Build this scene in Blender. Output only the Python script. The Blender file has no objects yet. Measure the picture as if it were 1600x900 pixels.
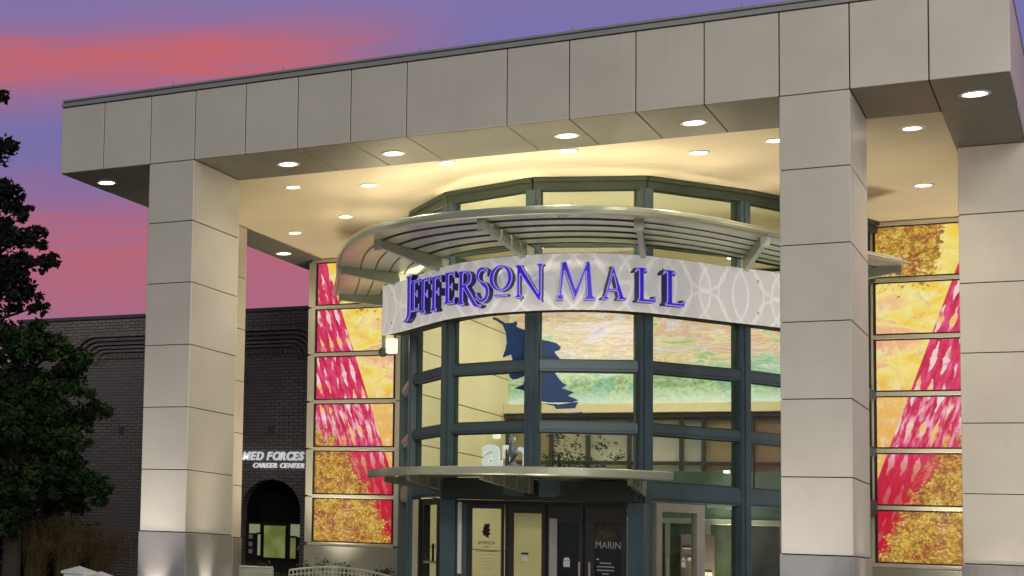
import bpy, bmesh, math, random
from mathutils import Vector, Matrix
random.seed(7)
sc = bpy.context.scene
col = sc.collection
R = math.radians

# ------------------------------------------------------------------ camera
cd = bpy.data.cameras.new('camera'); cam = bpy.data.objects.new('camera', cd); col.objects.link(cam)
cr = Vector((0.79402, 0.60637, 0.04299)); cdn = Vector((-0.01759, 0.09360, -0.99545)); cf = Vector((-0.60764, 0.78965, 0.08499))
m3 = Matrix((cr, -cdn, -cf)).transposed()
cam.matrix_world = Matrix.Translation((4.7537, -33.3195, 1.6)) @ m3.to_4x4()
cd.sensor_width = 36; cd.lens = 2658.67 / 1600 * 36
cd.shift_x = 1074.99 / 1600; cd.shift_y = (608.77 - 450) / 1600
cd.clip_start = 0.5; cd.clip_end = 3000
sc.camera = cam

# ------------------------------------------------------------------ render look
sc.render.engine = 'CYCLES'
sc.view_settings.view_transform = 'Standard'; sc.view_settings.look = 'None'
sc.view_settings.exposure = 0.0; sc.view_settings.gamma = 1.0
sc.cycles.use_denoising = True
sc.cycles.max_bounces = 8; sc.cycles.diffuse_bounces = 4; sc.cycles.glossy_bounces = 4
sc.cycles.transparent_max_bounces = 12; sc.cycles.transmission_bounces = 4
sc.cycles.caustics_reflective = False; sc.cycles.caustics_refractive = False
sc.cycles.sample_clamp_indirect = 4

# ------------------------------------------------------------------ node helpers
def srgb(r, g, b):
    f = lambda c: (c/255/12.92 if c/255 <= .04045 else ((c/255+.055)/1.055)**2.4)
    return (f(r), f(g), f(b), 1)
class NT:
    def __init__(s, tree): s.t = tree
    def n(s, typ, **kw):
        nd = s.t.nodes.new(typ)
        for k, v in kw.items():
            if k.startswith('i_'): nd.inputs[k[2:].replace('_', ' ')].default_value = v
            else: setattr(nd, k, v)
        return nd
    def put(s, sock, v):
        if isinstance(v, bpy.types.NodeSocket): s.t.links.new(v, sock)
        else: sock.default_value = v
    def m(s, op, a, b=0.0, c=None, clamp=False):
        nd = s.t.nodes.new('ShaderNodeMath'); nd.operation = op; nd.use_clamp = clamp
        s.put(nd.inputs[0], a); s.put(nd.inputs[1], b)
        if c is not None: s.put(nd.inputs[2], c)
        return nd.outputs[0]
    def mix(s, f, a, b, mode='MIX'):
        nd = s.t.nodes.new('ShaderNodeMix'); nd.data_type = 'RGBA'; nd.blend_type = mode
        s.put(nd.inputs[0], f); s.put(nd.inputs[6], a); s.put(nd.inputs[7], b)
        return nd.outputs[2]
    def ramp(s, f, stops, interp='LINEAR'):
        nd = s.t.nodes.new('ShaderNodeValToRGB'); nd.color_ramp.interpolation = interp
        e = nd.color_ramp.elements
        while len(e) < len(stops): e.new(.5)
        for k, (p, c) in enumerate(stops):
            e[k].position = p; e[k].color = c if len(c) == 4 else (*c, 1)
        s.put(nd.inputs[0], f); return nd.outputs[0]
    def noise(s, vec, scale, detail=3, rough=.5, dist=0.0, out=0):
        nd = s.t.nodes.new('ShaderNodeTexNoise')
        if vec is not None: s.t.links.new(vec, nd.inputs['Vector'])
        nd.inputs['Scale'].default_value = scale; nd.inputs['Detail'].default_value = detail
        nd.inputs['Roughness'].default_value = rough; nd.inputs['Distortion'].default_value = dist
        return nd.outputs[out]
    def step(s, v, a, b):
        nd = s.t.nodes.new('ShaderNodeMapRange'); nd.interpolation_type = 'SMOOTHSTEP'
        s.put(nd.inputs[0], v); nd.inputs[1].default_value = a; nd.inputs[2].default_value = b
        return nd.outputs[0]
    def scalev(s, vec, sc3):
        nd = s.t.nodes.new('ShaderNodeMapping'); s.t.links.new(vec, nd.inputs[0]); nd.inputs[3].default_value = sc3
        return nd.outputs[0]

# ------------------------------------------------------------------ dusk sky
w = bpy.data.worlds.new('World'); sc.world = w; w.use_nodes = True
t = NT(w.node_tree); w.node_tree.nodes.clear()
tc = t.n('ShaderNodeTexCoord').outputs['Generated']
sx = t.n('ShaderNodeSeparateXYZ'); t.put(sx.inputs[0], tc); X, Y, Z = sx.outputs
az = t.m('ARCTAN2', X, Y)
wv = t.scalev(tc, (1.0, 1.0, 9.0))
n3 = t.noise(t.scalev(tc, (1.0, 1.0, 14.0)), 16.0, 6, .65, .8); n1 = t.noise(wv, 3.0, 4, .5, .3); n2 = t.noise(wv, 9.0, 4, .55, .6)
zz = t.m('ADD', Z, t.m('MULTIPLY', t.m('SUBTRACT', n1, .5), .03))
zz = t.m('ADD', zz, t.m('MULTIPLY', t.m('SUBTRACT', n2, .5), .026))
def bump(v, c, wd):
    d = t.m('DIVIDE', t.m('SUBTRACT', v, c), wd)
    return t.m('POWER', 2.718, t.m('MULTIPLY', t.m('MULTIPLY', d, d), -1.0))
mod = t.m('MULTIPLY_ADD', t.m('COSINE', t.m('MULTIPLY', t.m('ADD', az, R(27.5)), 9.0)), .5, .5)
b1 = t.m('MULTIPLY', bump(zz, .272, .024), t.step(mod, .38, .88))
b2 = bump(zz, .165, .038); b3 = t.m('MULTIPLY', bump(zz, .47, .05), t.step(n1, .5, .7))
pk = t.m('MULTIPLY', t.m('ADD', t.m('ADD', b1, b2), b3, clamp=True), t.m('MULTIPLY_ADD', t.step(n3, .32, .68), .28, .72))
base = t.ramp(Z, [(0.0, srgb(146,108,132)), (.13, srgb(156,108,146)), (.20, srgb(120,110,166)), (.235, srgb(108,112,170)), (.30, srgb(127,115,169)), (.6, srgb(84,88,150)), (1, srgb(62,70,130))])
pink = t.mix(t.step(n2, .35, .65), srgb(188,100,112), srgb(180,104,120))
hot = t.mix(t.m('MULTIPLY', t.m('POWER', b1, 3.0), .6), pink, srgb(206,100,96))
skyc = t.mix(t.m('MULTIPLY', pk, 1.0, clamp=True), base, hot)
away = t.step(Y, .75, .15)
skyc = t.mix(t.m('MULTIPLY', away, .92), skyc, t.ramp(Z, [(0, srgb(112,116,122)), (.35, srgb(100,108,122)), (1, srgb(66,76,112))]))
bg = t.n('ShaderNodeBackground'); t.put(bg.inputs[0], skyc); bg.inputs[1].default_value = 1.0
wo = t.n('ShaderNodeOutputWorld'); t.put(wo.inputs[0], bg.outputs[0])

# faint last daylight from behind the camera, very soft
sl = bpy.data.lights.new('sun', 'SUN'); sl.energy = 0.88; sl.angle = R(30); sl.color = (1.0, .95, .78)
so = bpy.data.objects.new('sun', sl); col.objects.link(so)
so.rotation_euler = Vector((-.45, .85, -.36)).to_track_quat('-Z', 'Y').to_euler()

# ------------------------------------------------------------------ materials
MATS = {}
def mat(name, c, rough=.6, metal=0.0, var=.06, vscale=1.5, bump=0.0, bscale=30, spec=.5, stretch=(1,1,1), coat=0, streak=0):
    if name in MATS: return MATS[name]
    m = bpy.data.materials.new(name); m.use_nodes = True; t = NT(m.node_tree); b = m.node_tree.nodes['Principled BSDF']
    tc = t.n('ShaderNodeNewGeometry').outputs['Position']
    v = t.scalev(tc, stretch)
    n = t.noise(v, vscale, 5, .6)
    lo = tuple(x*(1-var) for x in c[:3])+(1,); hi = tuple(min(1, x*(1+var)) for x in c[:3])+(1,)
    oi = t.n('ShaderNodeObjectInfo').outputs['Random']
    cc = t.mix(t.step(n, .3, .7), lo, hi)
    cc = t.mix(t.m('MULTIPLY', oi, min(1, var*2.6)), cc, tuple(x*q for x, q in zip(c[:3], (.80,.79,.80)))+(1,))
    if streak:
        st = t.noise(t.scalev(tc, (5, 5, .35)), 1.6, 5, .65)
        cc = t.mix(t.m('MULTIPLY', t.step(st, .52, .78), streak), cc, tuple(x*.62 for x in c[:3])+(1,))
    t.put(b.inputs['Base Color'], cc)
    t.put(b.inputs['Roughness'], t.m('MULTIPLY_ADD', n, .16, rough-.08, clamp=True))
    b.inputs['Metallic'].default_value = metal; b.inputs['Specular IOR Level'].default_value = spec
    if coat: b.inputs['Coat Weight'].default_value = coat
    if bump:
        bn = t.n('ShaderNodeBump'); bn.inputs['Strength'].default_value = bump; bn.inputs['Distance'].default_value = .02
        t.put(bn.inputs['Height'], t.noise(tc, bscale, 4, .6)); t.put(b.inputs['Normal'], bn.outputs[0])
    MATS[name] = m; return m
def emit(name, c, s):
    m = bpy.data.materials.new(name); m.use_nodes = True; b = m.node_tree.nodes['Principled BSDF']
    b.inputs['Base Color'].default_value = c; b.inputs['Emission Color'].default_value = c; b.inputs['Emission Strength'].default_value = s
    MATS[name] = m; return m

M_panel = mat('metal_composite_panel', (.68,.635,.565), .42, .12, .05, .7, .05, 3, streak=.12)
M_base  = mat('brushed_metal_base', (.50,.48,.48), .3, .6, .06, 1.0, .05, 4, streak=.4)
M_joint = mat('dark_joint', (.045,.04,.035), .8)
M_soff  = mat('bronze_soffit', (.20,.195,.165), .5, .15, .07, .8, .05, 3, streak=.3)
M_cope  = mat('coping_metal', (.42,.42,.40), .4, .5, .05, 1)
M_ceil  = mat('plaster_ceiling', (.80,.70,.52), .85, 0, .05, .35)
M_inwall= mat('cream_interior_wall', (.82,.76,.58), .7, 0, .05, .4)
M_teal  = mat('teal_mullion_paint', (.095,.15,.185), .34, .25, .12, 1.2)
M_green = mat('dark_green_frame', (.06,.085,.07), .36, .3, .12, 1.2)
M_sage  = mat('sage_aluminium', (.42,.45,.38), .34, .4, .08, .9)
M_slat  = mat('satin_slat_metal', (.52,.54,.45), .30, .5, .08, .9)
M_cream = mat('cream_pilaster_metal', (.74,.70,.56), .45, .05, .05, 1)
M_bronze= mat('dark_bronze_door_frame', (.055,.052,.052), .4, .4, .1, 2)
M_silver= mat('silver_door_frame', (.50,.48,.45), .4, .3, .06, 2)
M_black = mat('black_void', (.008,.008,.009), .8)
M_conc  = mat('painted_concrete', (.40,.39,.33), .75, 0, .08, 1.2, .1, 40)
M_ground= mat('asphalt', (.05,.05,.052), .9, 0, .25, .6, .3, 60)
M_walk  = mat('concrete_paving', (.33,.32,.29), .85, 0, .1, .8, .2, 40)
M_soil  = mat('mulch', (.05,.035,.022), .95, 0, .3, 8, .6, 40)
M_floor = mat('mall_floor_tile', (.45,.42,.36), .35, 0, .06, .7)
M_white = mat('white_painted_metal', (.78,.78,.80), .5, 0, .04, 2)
M_rail  = mat('galvanised_rail', (.52,.53,.45), .45, .4, .08, 3)
M_bark  = mat('bark', (.06,.045,.035), .95, 0, .3, 6, .6, 20)
M_purple= mat('purple_letter_face', srgb(54,34,190), .35, 0, .05, 3, spec=.5)
M_lilac = mat('lilac_letter_edge', srgb(176,160,240), .4, 0, .04, 3)
M_navy  = mat('dark_blue_letter_return', srgb(32,28,120), .4, 0, .06, 3)
M_decal = mat('navy_vinyl_decal', srgb(44,84,150), .5, 0, .05, 3)
M_slate = mat('dark_steel_roof_edge', (.10,.10,.12), .5, .3)
for nm, cc in (('lens', (1, .90, .68, 1)),): M_lens = emit('lamp_lens', cc, 9.0)
# glowing purple face (the letters are lit)
b = M_purple.node_tree.nodes['Principled BSDF']; b.inputs['Emission Color'].default_value = srgb(58,36,215); b.inputs['Emission Strength'].default_value = .4
b = M_lilac.node_tree.nodes['Principled BSDF']; b.inputs['Emission Color'].default_value = srgb(165,150,255); b.inputs['Emission Strength'].default_value = .5

def glass_mat(name, tint, fac=1.0, rough=.02):
    m = bpy.data.materials.new(name); m.use_nodes = True; t = NT(m.node_tree); m.node_tree.nodes.clear()
    tr = t.n('ShaderNodeBsdfTransparent'); tr.inputs[0].default_value = tint
    gl = t.n('ShaderNodeBsdfGlossy'); gl.inputs['Roughness'].default_value = rough; gl.inputs[0].default_value = (.9,.95,.95,1)
    fr = t.n('ShaderNodeFresnel'); fr.inputs[0].default_value = 1.5
    nn = t.n('ShaderNodeBump'); nn.inputs['Strength'].default_value = .05; nn.inputs['Distance'].default_value = .02
    t.put(nn.inputs['Height'], t.noise(t.n('ShaderNodeNewGeometry').outputs['Position'], .8, 1)); t.put(gl.inputs['Normal'], nn.outputs[0])
    mx = t.n('ShaderNodeMixShader'); t.put(mx.inputs[0], t.m('MULTIPLY', t.m('MULTIPLY', fr.outputs[0], t.m('SUBTRACT', 1.0, t.n('ShaderNodeNewGeometry').outputs['Backfacing'])), fac, clamp=True)); t.put(mx.inputs[1], tr.outputs[0]); t.put(mx.inputs[2], gl.outputs[0])
    o = t.n('ShaderNodeOutputMaterial'); t.put(o.inputs[0], mx.outputs[0]); return m
M_glass = glass_mat('clear_glazing', (.90,.95,.90,1), .9)
M_dglass = glass_mat('door_glazing', (.80,.86,.80,1), 1.2)

# brick
def brick_mat():
    m = bpy.data.materials.new('brown_brick'); m.use_nodes = True; t = NT(m.node_tree); b = m.node_tree.nodes['Principled BSDF']
    p = t.n('ShaderNodeNewGeometry').outputs['Position']
    s = t.n('ShaderNodeSeparateXYZ'); t.put(s.inputs[0], p)
    c = t.n('ShaderNodeCombineXYZ'); t.put(c.inputs[0], t.m('ADD', s.outputs[0], s.outputs[1])); t.put(c.inputs[1], s.outputs[2])
    bt = t.n('ShaderNodeTexBrick'); t.put(bt.inputs['Vector'], c.outputs[0])
    bt.inputs['Color1'].default_value = (.27,.23,.225,1); bt.inputs['Color2'].default_value = (.19,.17,.172,1); bt.inputs['Mortar'].default_value = (.06,.055,.056,1)
    bt.inputs['Scale'].default_value = 1.0; bt.inputs['Brick Width'].default_value = .30; bt.inputs['Row Height'].default_value = .10; bt.inputs['Mortar Size'].default_value = .014
    bt.inputs['Mortar Smooth'].default_value = .2
    big = t.noise(p, .5, 3); cc = t.mix(t.step(big, .35, .7), bt.outputs[0], (.18,.155,.155,1)); cc = t.mix(.6, bt.outputs[0], cc)
    t.put(b.inputs['Base Color'], cc); b.inputs['Roughness'].default_value = .85
    bn = t.n('ShaderNodeBump'); bn.inputs['Strength'].default_value = .7; bn.inputs['Distance'].default_value = .02; bn.invert = True
    t.put(bn.inputs['Height'], bt.outputs['Fac']); t.put(b.inputs['Normal'], bn.outputs[0]); return m
M_brick = brick_mat()

def foliage_mat(name, c1, c2):
    m = bpy.data.materials.new(name); m.use_nodes = True; t = NT(m.node_tree); b = m.node_tree.nodes['Principled BSDF']
    p = t.n('ShaderNodeNewGeometry').outputs['Position']
    n = t.noise(p, 2.2, 4, .7); n2 = t.noise(p, 18, 2)
    t.put(b.inputs['Base Color'], t.mix(t.step(t.m('ADD', t.m('MULTIPLY', n, .6), t.m('MULTIPLY', n2, .4)), .35, .65), c1, c2)); b.inputs['Roughness'].default_value = .7
    b.inputs['Specular IOR Level'].default_value = .25
    return m
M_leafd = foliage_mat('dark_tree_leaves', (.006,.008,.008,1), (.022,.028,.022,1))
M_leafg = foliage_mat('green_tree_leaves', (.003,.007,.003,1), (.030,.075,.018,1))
M_shrub = foliage_mat('shrub_leaves', (.03,.045,.02,1), (.10,.13,.06,1))
M_grass = foliage_mat('dry_ornamental_grass', (.07,.05,.02,1), (.16,.12,.06,1))

# ------------------------------------------------------------------ mesh helpers
def tag(o, label=None, cat=None, group=None, kind=None):
    if label: o['label'] = label
    if cat: o['category'] = cat
    if group: o['group'] = group
    if kind: o['kind'] = kind
    return o
def thing(name, loc, label, cat, group=None, kind=None):
    e = bpy.data.objects.new(name, None); e.location = loc; e.empty_display_size = .2; col.objects.link(e)
    return tag(e, label, cat, group, kind)
def origin(o):
    v = Vector(o.location)
    return v
def adopt(o, parent):
    o.parent = parent
    if parent is not None:
        M = Matrix.Translation(parent.location)
        if parent.parent is not None: pass
        o.matrix_parent_inverse = M.inverted() if parent.get('_wl') is None else Matrix.Translation(Vector(parent['_wl'])).inverted()
def link(name, me, m, parent=None, loc=None, rotz=0, label=None):
    """one mesh object given in WORLD coordinates (or about loc)"""
    o = bpy.data.objects.new(name, me); col.objects.link(o)
    if m is not None and not me.materials: me.materials.append(m)
    if loc is None: loc = (0,0,0)
    o.location = loc; o.rotation_euler = (0,0,rotz)
    if parent is not None:
        o.parent = parent
        o.matrix_parent_inverse = WORLD[parent].inverted()
    WORLD[o] = Matrix.Translation(Vector(loc)) @ Matrix.Rotation(rotz, 4, 'Z')
    if label: o['label'] = label
    return o
class WD(dict):
    def __missing__(s, k): return Matrix.Translation(Vector(k.location)) @ Matrix.Rotation(k.rotation_euler.z, 4, 'Z')
WORLD = WD()
class B:
    """collects geometry for one mesh"""
    def __init__(s): s.bm = bmesh.new()
    def box(s, x0, x1, y0, y1, z0, z1, bev=0):
        r = bmesh.ops.create_cube(s.bm, size=1.0); vs = r['verts']
        for v in vs: v.co = Vector(((x0+x1)/2+v.co.x*(x1-x0), (y0+y1)/2+v.co.y*(y1-y0), (z0+z1)/2+v.co.z*(z1-z0)))
        if bev:
            es = list({e for v in vs for e in v.link_edges})
            bmesh.ops.bevel(s.bm, geom=es, offset=bev, segments=1, affect='EDGES')
        return s
    def beam(s, a, b, w, h, up=Vector((0,0,1)), w2=None, h2=None):
        """bar from a to b: width w, height h, centred"""
        a, b = Vector(a), Vector(b); d = (b-a).normalized(); x = d.cross(up)
        if x.length < 1e-4: x = d.cross(Vector((0,1,0)))
        x.normalize(); y = x.cross(d).normalized(); w2 = w2 or w; h2 = h2 or h
        vs = []
        for p, ww, hh in ((a, w, h), (b, w2, h2)):
            for i, j in ((-1,-1),(1,-1),(1,1),(-1,1)): vs.append(s.bm.verts.new(p + x*(i*ww/2) + y*(j*hh/2)))
        f = s.bm.faces.new
        f(vs[3::-1]); f(vs[4:8])
        for i in range(4): f((vs[i], vs[(i+1)%4], vs[4+(i+1)%4], vs[4+i]))
        return s
    def prism(s, P, z0, z1):
        a = [s.bm.verts.new((x, y, z0)) for x, y in P]; b = [s.bm.verts.new((x, y, z1)) for x, y in P]
        n = len(P)
        s.bm.faces.new(a[::-1]); s.bm.faces.new(b)
        for i in range(n): s.bm.faces.new((a[i], a[(i+1)%n], b[(i+1)%n], b[i]))
        return s
    def ribbon(s, P, sect):
        """sweep: P plan polyline with outward normals; sect = list of (offset_out, z)"""
        N = normals(P); rings = []
        for (x, y), (nx, ny) in zip(P, N): rings.append([s.bm.verts.new((x+nx*o, y+ny*o, z)) for o, z in sect])
        k = len(sect)
        for a, b in zip(rings[:-1], rings[1:]):
            for i in range(k): s.bm.faces.new((a[i], b[i], b[(i+1)%k], a[(i+1)%k]))
        s.bm.faces.new(rings[0]); s.bm.faces.new(rings[-1][::-1])
        return s
    def cyl(s, c, r, z0, z1, n=16, r2=None):
        r2 = r if r2 is None else r2
        a = [s.bm.verts.new((c[0]+r*math.cos(2*math.pi*i/n), c[1]+r*math.sin(2*math.pi*i/n), z0)) for i in range(n)]
        b = [s.bm.verts.new((c[0]+r2*math.cos(2*math.pi*i/n), c[1]+r2*math.sin(2*math.pi*i/n), z1)) for i in range(n)]
        s.bm.faces.new(a[::-1]); s.bm.faces.new(b)
        for i in range(n): s.bm.faces.new((a[i], a[(i+1)%n], b[(i+1)%n], b[i]))
        return s
    def tube(s, P, rad, n=6):
        P = [Vector(p) for p in P]; rings = []
        if not isinstance(rad, (list, tuple)): rad = [rad]*len(P)
        for i, p in enumerate(P):
            d = (P[min(i+1, len(P)-1)] - P[max(i-1, 0)]).normalized()
            x = d.cross(Vector((0,0,1)));  x = d.cross(Vector((1,0,0))) if x.length < .05 else x
            x.normalize(); y = d.cross(x)
            rings.append([s.bm.verts.new(p + (x*math.cos(2*math.pi*k/n) + y*math.sin(2*math.pi*k/n))*rad[i]) for k in range(n)])
        for a, b in zip(rings[:-1], rings[1:]):
            for k in range(n): s.bm.faces.new((a[k], a[(k+1)%n], b[(k+1)%n], b[k]))
        s.bm.faces.new(rings[0][::-1]); s.bm.faces.new(rings[-1]); return s
    def mesh(s, name='mesh', smooth=False):
        bmesh.ops.recalc_face_normals(s.bm, faces=s.bm.faces[:])
        me = bpy.data.meshes.new(name); s.bm.to_mesh(me); s.bm.free()
        if smooth:
            for p in me.polygons: p.use_smooth = True
        return me
    def put(s, name, m, parent=None, label=None, smooth=False, loc=None):
        return link(name, s.mesh(name, smooth), m, parent, loc, 0, label)
def normals(P):
    N = []
    for i in range(len(P)):
        a = P[max(i-1, 0)]; b = P[min(i+1, len(P)-1)]; dx, dy = b[0]-a[0], b[1]-a[1]; L = math.hypot(dx, dy)
        N.append((dy/L, -dx/L))          # P runs left to right: outward is towards -y
    return N
def catmull(P, n=6):
    Q = [(2*P[0][0]-P[1][0], 2*P[0][1]-P[1][1])] + list(P) + [(2*P[-1][0]-P[-2][0], 2*P[-1][1]-P[-2][1])]; out = []
    for i in range(1, len(Q)-2):
        for k in range(n):
            t = k/n; c = []
            for j in (0, 1):
                p0, p1, p2, p3 = Q[i-1][j], Q[i][j], Q[i+1][j], Q[i+2][j]
                c.append(.5*(2*p1 + (p2-p0)*t + (2*p0-5*p1+4*p2-p3)*t*t + (3*p1-p0-3*p2+p3)*t**3))
            out.append(tuple(c))
    out.append(tuple(P[-1])); return out
BOXES = {}
def piece(name, parent, x0, x1, y0, y1, z0, z1, m, bev=.008, label=None):
    """one cladding piece; alike pieces share their mesh"""
    d = (round(x1-x0, 3), round(y1-y0, 3), round(z1-z0, 3), m.name)
    if d not in BOXES:
        BOXES[d] = B().box(-d[0]/2, d[0]/2, -d[1]/2, d[1]/2, -d[2]/2, d[2]/2, bev).mesh(name)
    return link(name, BOXES[d], m, parent, ((x0+x1)/2, (y0+y1)/2, (z0+z1)/2), 0, label)
def lamp(name, kind, loc, energy, color, direction=(0,0,-1), size=.1, spot=R(120), blend=.6, parent=None):
    l = bpy.data.lights.new(name, kind); l.energy = energy; l.color = color
    if kind == 'AREA': l.size = size
    else: l.shadow_soft_size = size
    if kind == 'SPOT': l.spot_size = spot; l.spot_blend = blend
    o = bpy.data.objects.new(name, l); col.objects.link(o); o.location = loc
    o.rotation_euler = Vector(direction).to_track_quat('-Z', 'Y').to_euler()
    if parent is not None:
        o.parent = parent; o.matrix_parent_inverse = WORLD[parent].inverted()
    return o
GZ = 0.30     # level of the pavement
# ================================================================== GROUND
def sheet(name, x0, x1, y0, y1, z, m):
    bm = bmesh.new(); bm.faces.new([bm.verts.new(c) for c in ((x0,y0,z),(x1,y0,z),(x1,y1,z),(x0,y1,z))])
    me = bpy.data.meshes.new(name); bm.to_mesh(me); bm.free()
    return tag(link(name, me, m), kind='structure')
sheet('ground', -900, 900, -300, 1500, GZ-.16, M_ground)
tag(B().box(-40, 30, -6.0, 13.5, GZ-.155, GZ, .02).put('pavement', M_walk), kind='structure')
tag(B().box(-40, 30, -6.16, -6.0, GZ-.155, GZ+.004, .015).put('kerb', M_conc), kind='structure')
for k in range(12): tag(B().box(-30+5*k, -29.88+5*k, -16, -11, GZ-.156, GZ-.152).put('parking_line', M_white), kind='structure')
tag(B().box(-24, -12.6, 9.3, 15.9, GZ+.001, GZ+.05).put('planting_bed', M_soil), kind='structure')

# ================================================================== PORTICO
XL, XR, D = -14.39, 3.34, 13.18
JX = [-14.39,-13.30,-12.153,-11.10,-9.947,-8.802,-7.681,-6.545,-4.616,-3.485,-2.328,-1.191,0.0,1.067,2.215,3.34]
port = thing('entrance_portico', (-5.5, 6, GZ), 'wide flat grey metal portico roof spanning the glass entrance', 'portico')
B().box(XL+.03, XR-.03, .03, 2.36, 10.03, 11.47).put('beam_core', M_joint, port)
for x0, x1 in ((XL+.03, -13.33), (2.245, XR-.03)): B().box(x0, x1, 2.36, D+1.5, 10.03, 11.47).put('beam_core', M_joint, port)
g = .009
for a, b_ in zip(JX[:-1], JX[1:]):
    piece('fascia_panel', port, a+g, b_-g, -.004, .03, 10.004, 11.50, M_panel)
SY = [2.39, 5.09, 7.79, 10.49, 13.18]
ys = [0.0] + SY
for a, b_ in zip(ys[:-1], ys[1:]):
    piece('side_panel', port, XR-.03, XR, a+g, b_-g, 10.004, 11.50, M_panel)
    piece('side_panel', port, XL, XL+.03, a+g, b_-g, 10.004, 11.50, M_panel)
for a, b_ in zip(JX[:-1], JX[1:]):
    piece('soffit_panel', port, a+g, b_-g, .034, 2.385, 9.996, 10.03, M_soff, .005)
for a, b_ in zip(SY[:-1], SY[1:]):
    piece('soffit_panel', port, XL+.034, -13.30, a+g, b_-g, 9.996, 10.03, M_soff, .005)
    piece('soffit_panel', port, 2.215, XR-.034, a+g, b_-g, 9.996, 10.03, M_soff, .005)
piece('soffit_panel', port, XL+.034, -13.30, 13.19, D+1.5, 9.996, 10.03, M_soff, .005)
# coping: a thin strip, a shadow line, a second strip set back
B().box(XL-.012, XR+.012, -.016, .30, 11.53, 11.62, .008).put('coping', M_cope, port)
B().box(XL+.02, XR-.02, .02, .3, 11.50, 11.53).put('coping_shadow_gap', M_joint, port)
B().box(XL+.02, XR-.02, .02, .3, 11.62, 11.65).put('coping_shadow_gap', M_joint, port)
B().box(XL+.0, XR-.0, .01, .32, 11.651, 11.70, .008).put('coping_cap', M_cope, port)
B().box(XL+.25, XR-.25, .6, .7, 11.5, 11.80, .01).put('upstand', M_cope, port)
for x0, x1 in ((XL-.012, XL+.3), (XR-.3, XR+.012)): B().box(x0, x1, .302, D+1.5, 11.52, 11.60, .008).put('coping', M_cope, port)
# the bright plaster ceiling and the roof over it
B().box(-13.29, 2.205, 2.395, 30, 10.03, 10.12).put('ceiling', M_ceil, port)
B().box(-13.3, 2.2, 2.3, 30, 10.13, 11.45).put('roof_deck', M_slate, port)
B().box(-13.30, 2.215, 2.386, 2.394, 10.0, 10.06).put('ceiling_trim', M_cream, port)
B().box(-13.299, -13.285, 2.394, D, 10.0, 10.06).put('ceiling_trim', M_cream, port)
B().box(2.20, 2.214, 2.394, D, 10.0, 10.06).put('ceiling_trim', M_cream, port)

for i, x in enumerate((-11.8, -9.27, -6.39, -3.51, -.63)):
    o = B().cyl((x, .32), .010, 11.69, 11.86, 6).cyl((x, .32), .03, 11.695, 11.73, 8).put('lightning_rod', M_cope)
    tag(o, 'tiny lightning rod on the roof edge, ' + ('above the left column', 'second from the left', 'middle one of the five', 'fourth from the left', 'nearest the middle column')[i], 'lightning rod', 'lightning rods along the roof edge')

# ================================================================== COLUMNS
ZC = [9.996, 8.67, 7.335, 5.99, 4.65, 3.31, 1.985]
def column(x0, x1, y0, y1, label):
    t = thing('column', ((x0+x1)/2, (y0+y1)/2, GZ), label, 'column', 'panelled columns of the portico')
    B().box(x0+.02, x1-.02, y0+.02, y1-.02, GZ, 9.994).put('column_core', M_joint, t)
    for k in range(6):
        a, b_ = ZC[k+1]+g, ZC[k]-g
        piece('panel', t, x0, x1, y0, y0+.02, a, b_, M_panel)           # front
        piece('panel', t, x0, x1, y1-.02, y1, a, b_, M_panel)           # back
        piece('panel', t, x1-.02, x1, y0+.022, y1-.022, a, b_, M_panel) # right
        piece('panel', t, x0, x0+.02, y0+.022, y1-.022, a, b_, M_panel) # left
    q = .022
    for (a, b_, c, d) in ((x0-q, x1+q, y0-q, y0+.02), (x0-q, x1+q, y1-.02, y1+q), (x1-.02, x1+q, y0+.022, y1-.022), (x0-q, x0+.02, y0+.022, y1-.022)):
        piece('base_panel', t, a, b_, c, d, GZ+.02, ZC[6]-.012, M_base)
    return t
column(-12.153, -11.10, 0, 2.39, 'tall pale panelled column at the front left of the portico')
column(0.0, 1.067, 0, 2.39, 'tall grey panelled column at the front, right of the glass entrance')
column(-14.35, -13.30, 5.48, 7.87, 'narrow strip of a column showing behind the front left one')
column(2.248, 3.31, 5.48, 7.87, 'set back panelled column at the right edge under the roof corner')

# ================================================================== DOWNLIGHTS
WARM = (1.0, .85, .60)
def downlight(x, y, z, label, r=.17, e=70, group='recessed downlights in the portico'):
    t = thing('recessed_downlight', (x, y, z), label, 'downlight', group)
    ring = B()
    n = 20
    prof = [(r+.045, z-.004), (r+.045, z-.016), (r, z-.022), (r-.02, z-.004)]
    rings = [[ring.bm.verts.new((x+q*math.cos(2*math.pi*i/n), y+q*math.sin(2*math.pi*i/n), zz)) for i in range(n)] for q, zz in prof]
    for a, b_ in zip(rings, rings[1:]):
        for i in range(n): ring.bm.faces.new((a[i], a[(i+1)%n], b_[(i+1)%n], b_[i]))
    ring.put('trim_ring', M_white, t)
    B().cyl((x, y), r-.015, z-.010, z-.004, 20).put('lens', M_lens, t)
    lamp('downlight_lamp', 'SPOT', (x, y, z-.06), e*1.8, WARM, (0,0,-1), .12, R(135), .8, t)
zs, zc = 9.998, 10.03
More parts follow.
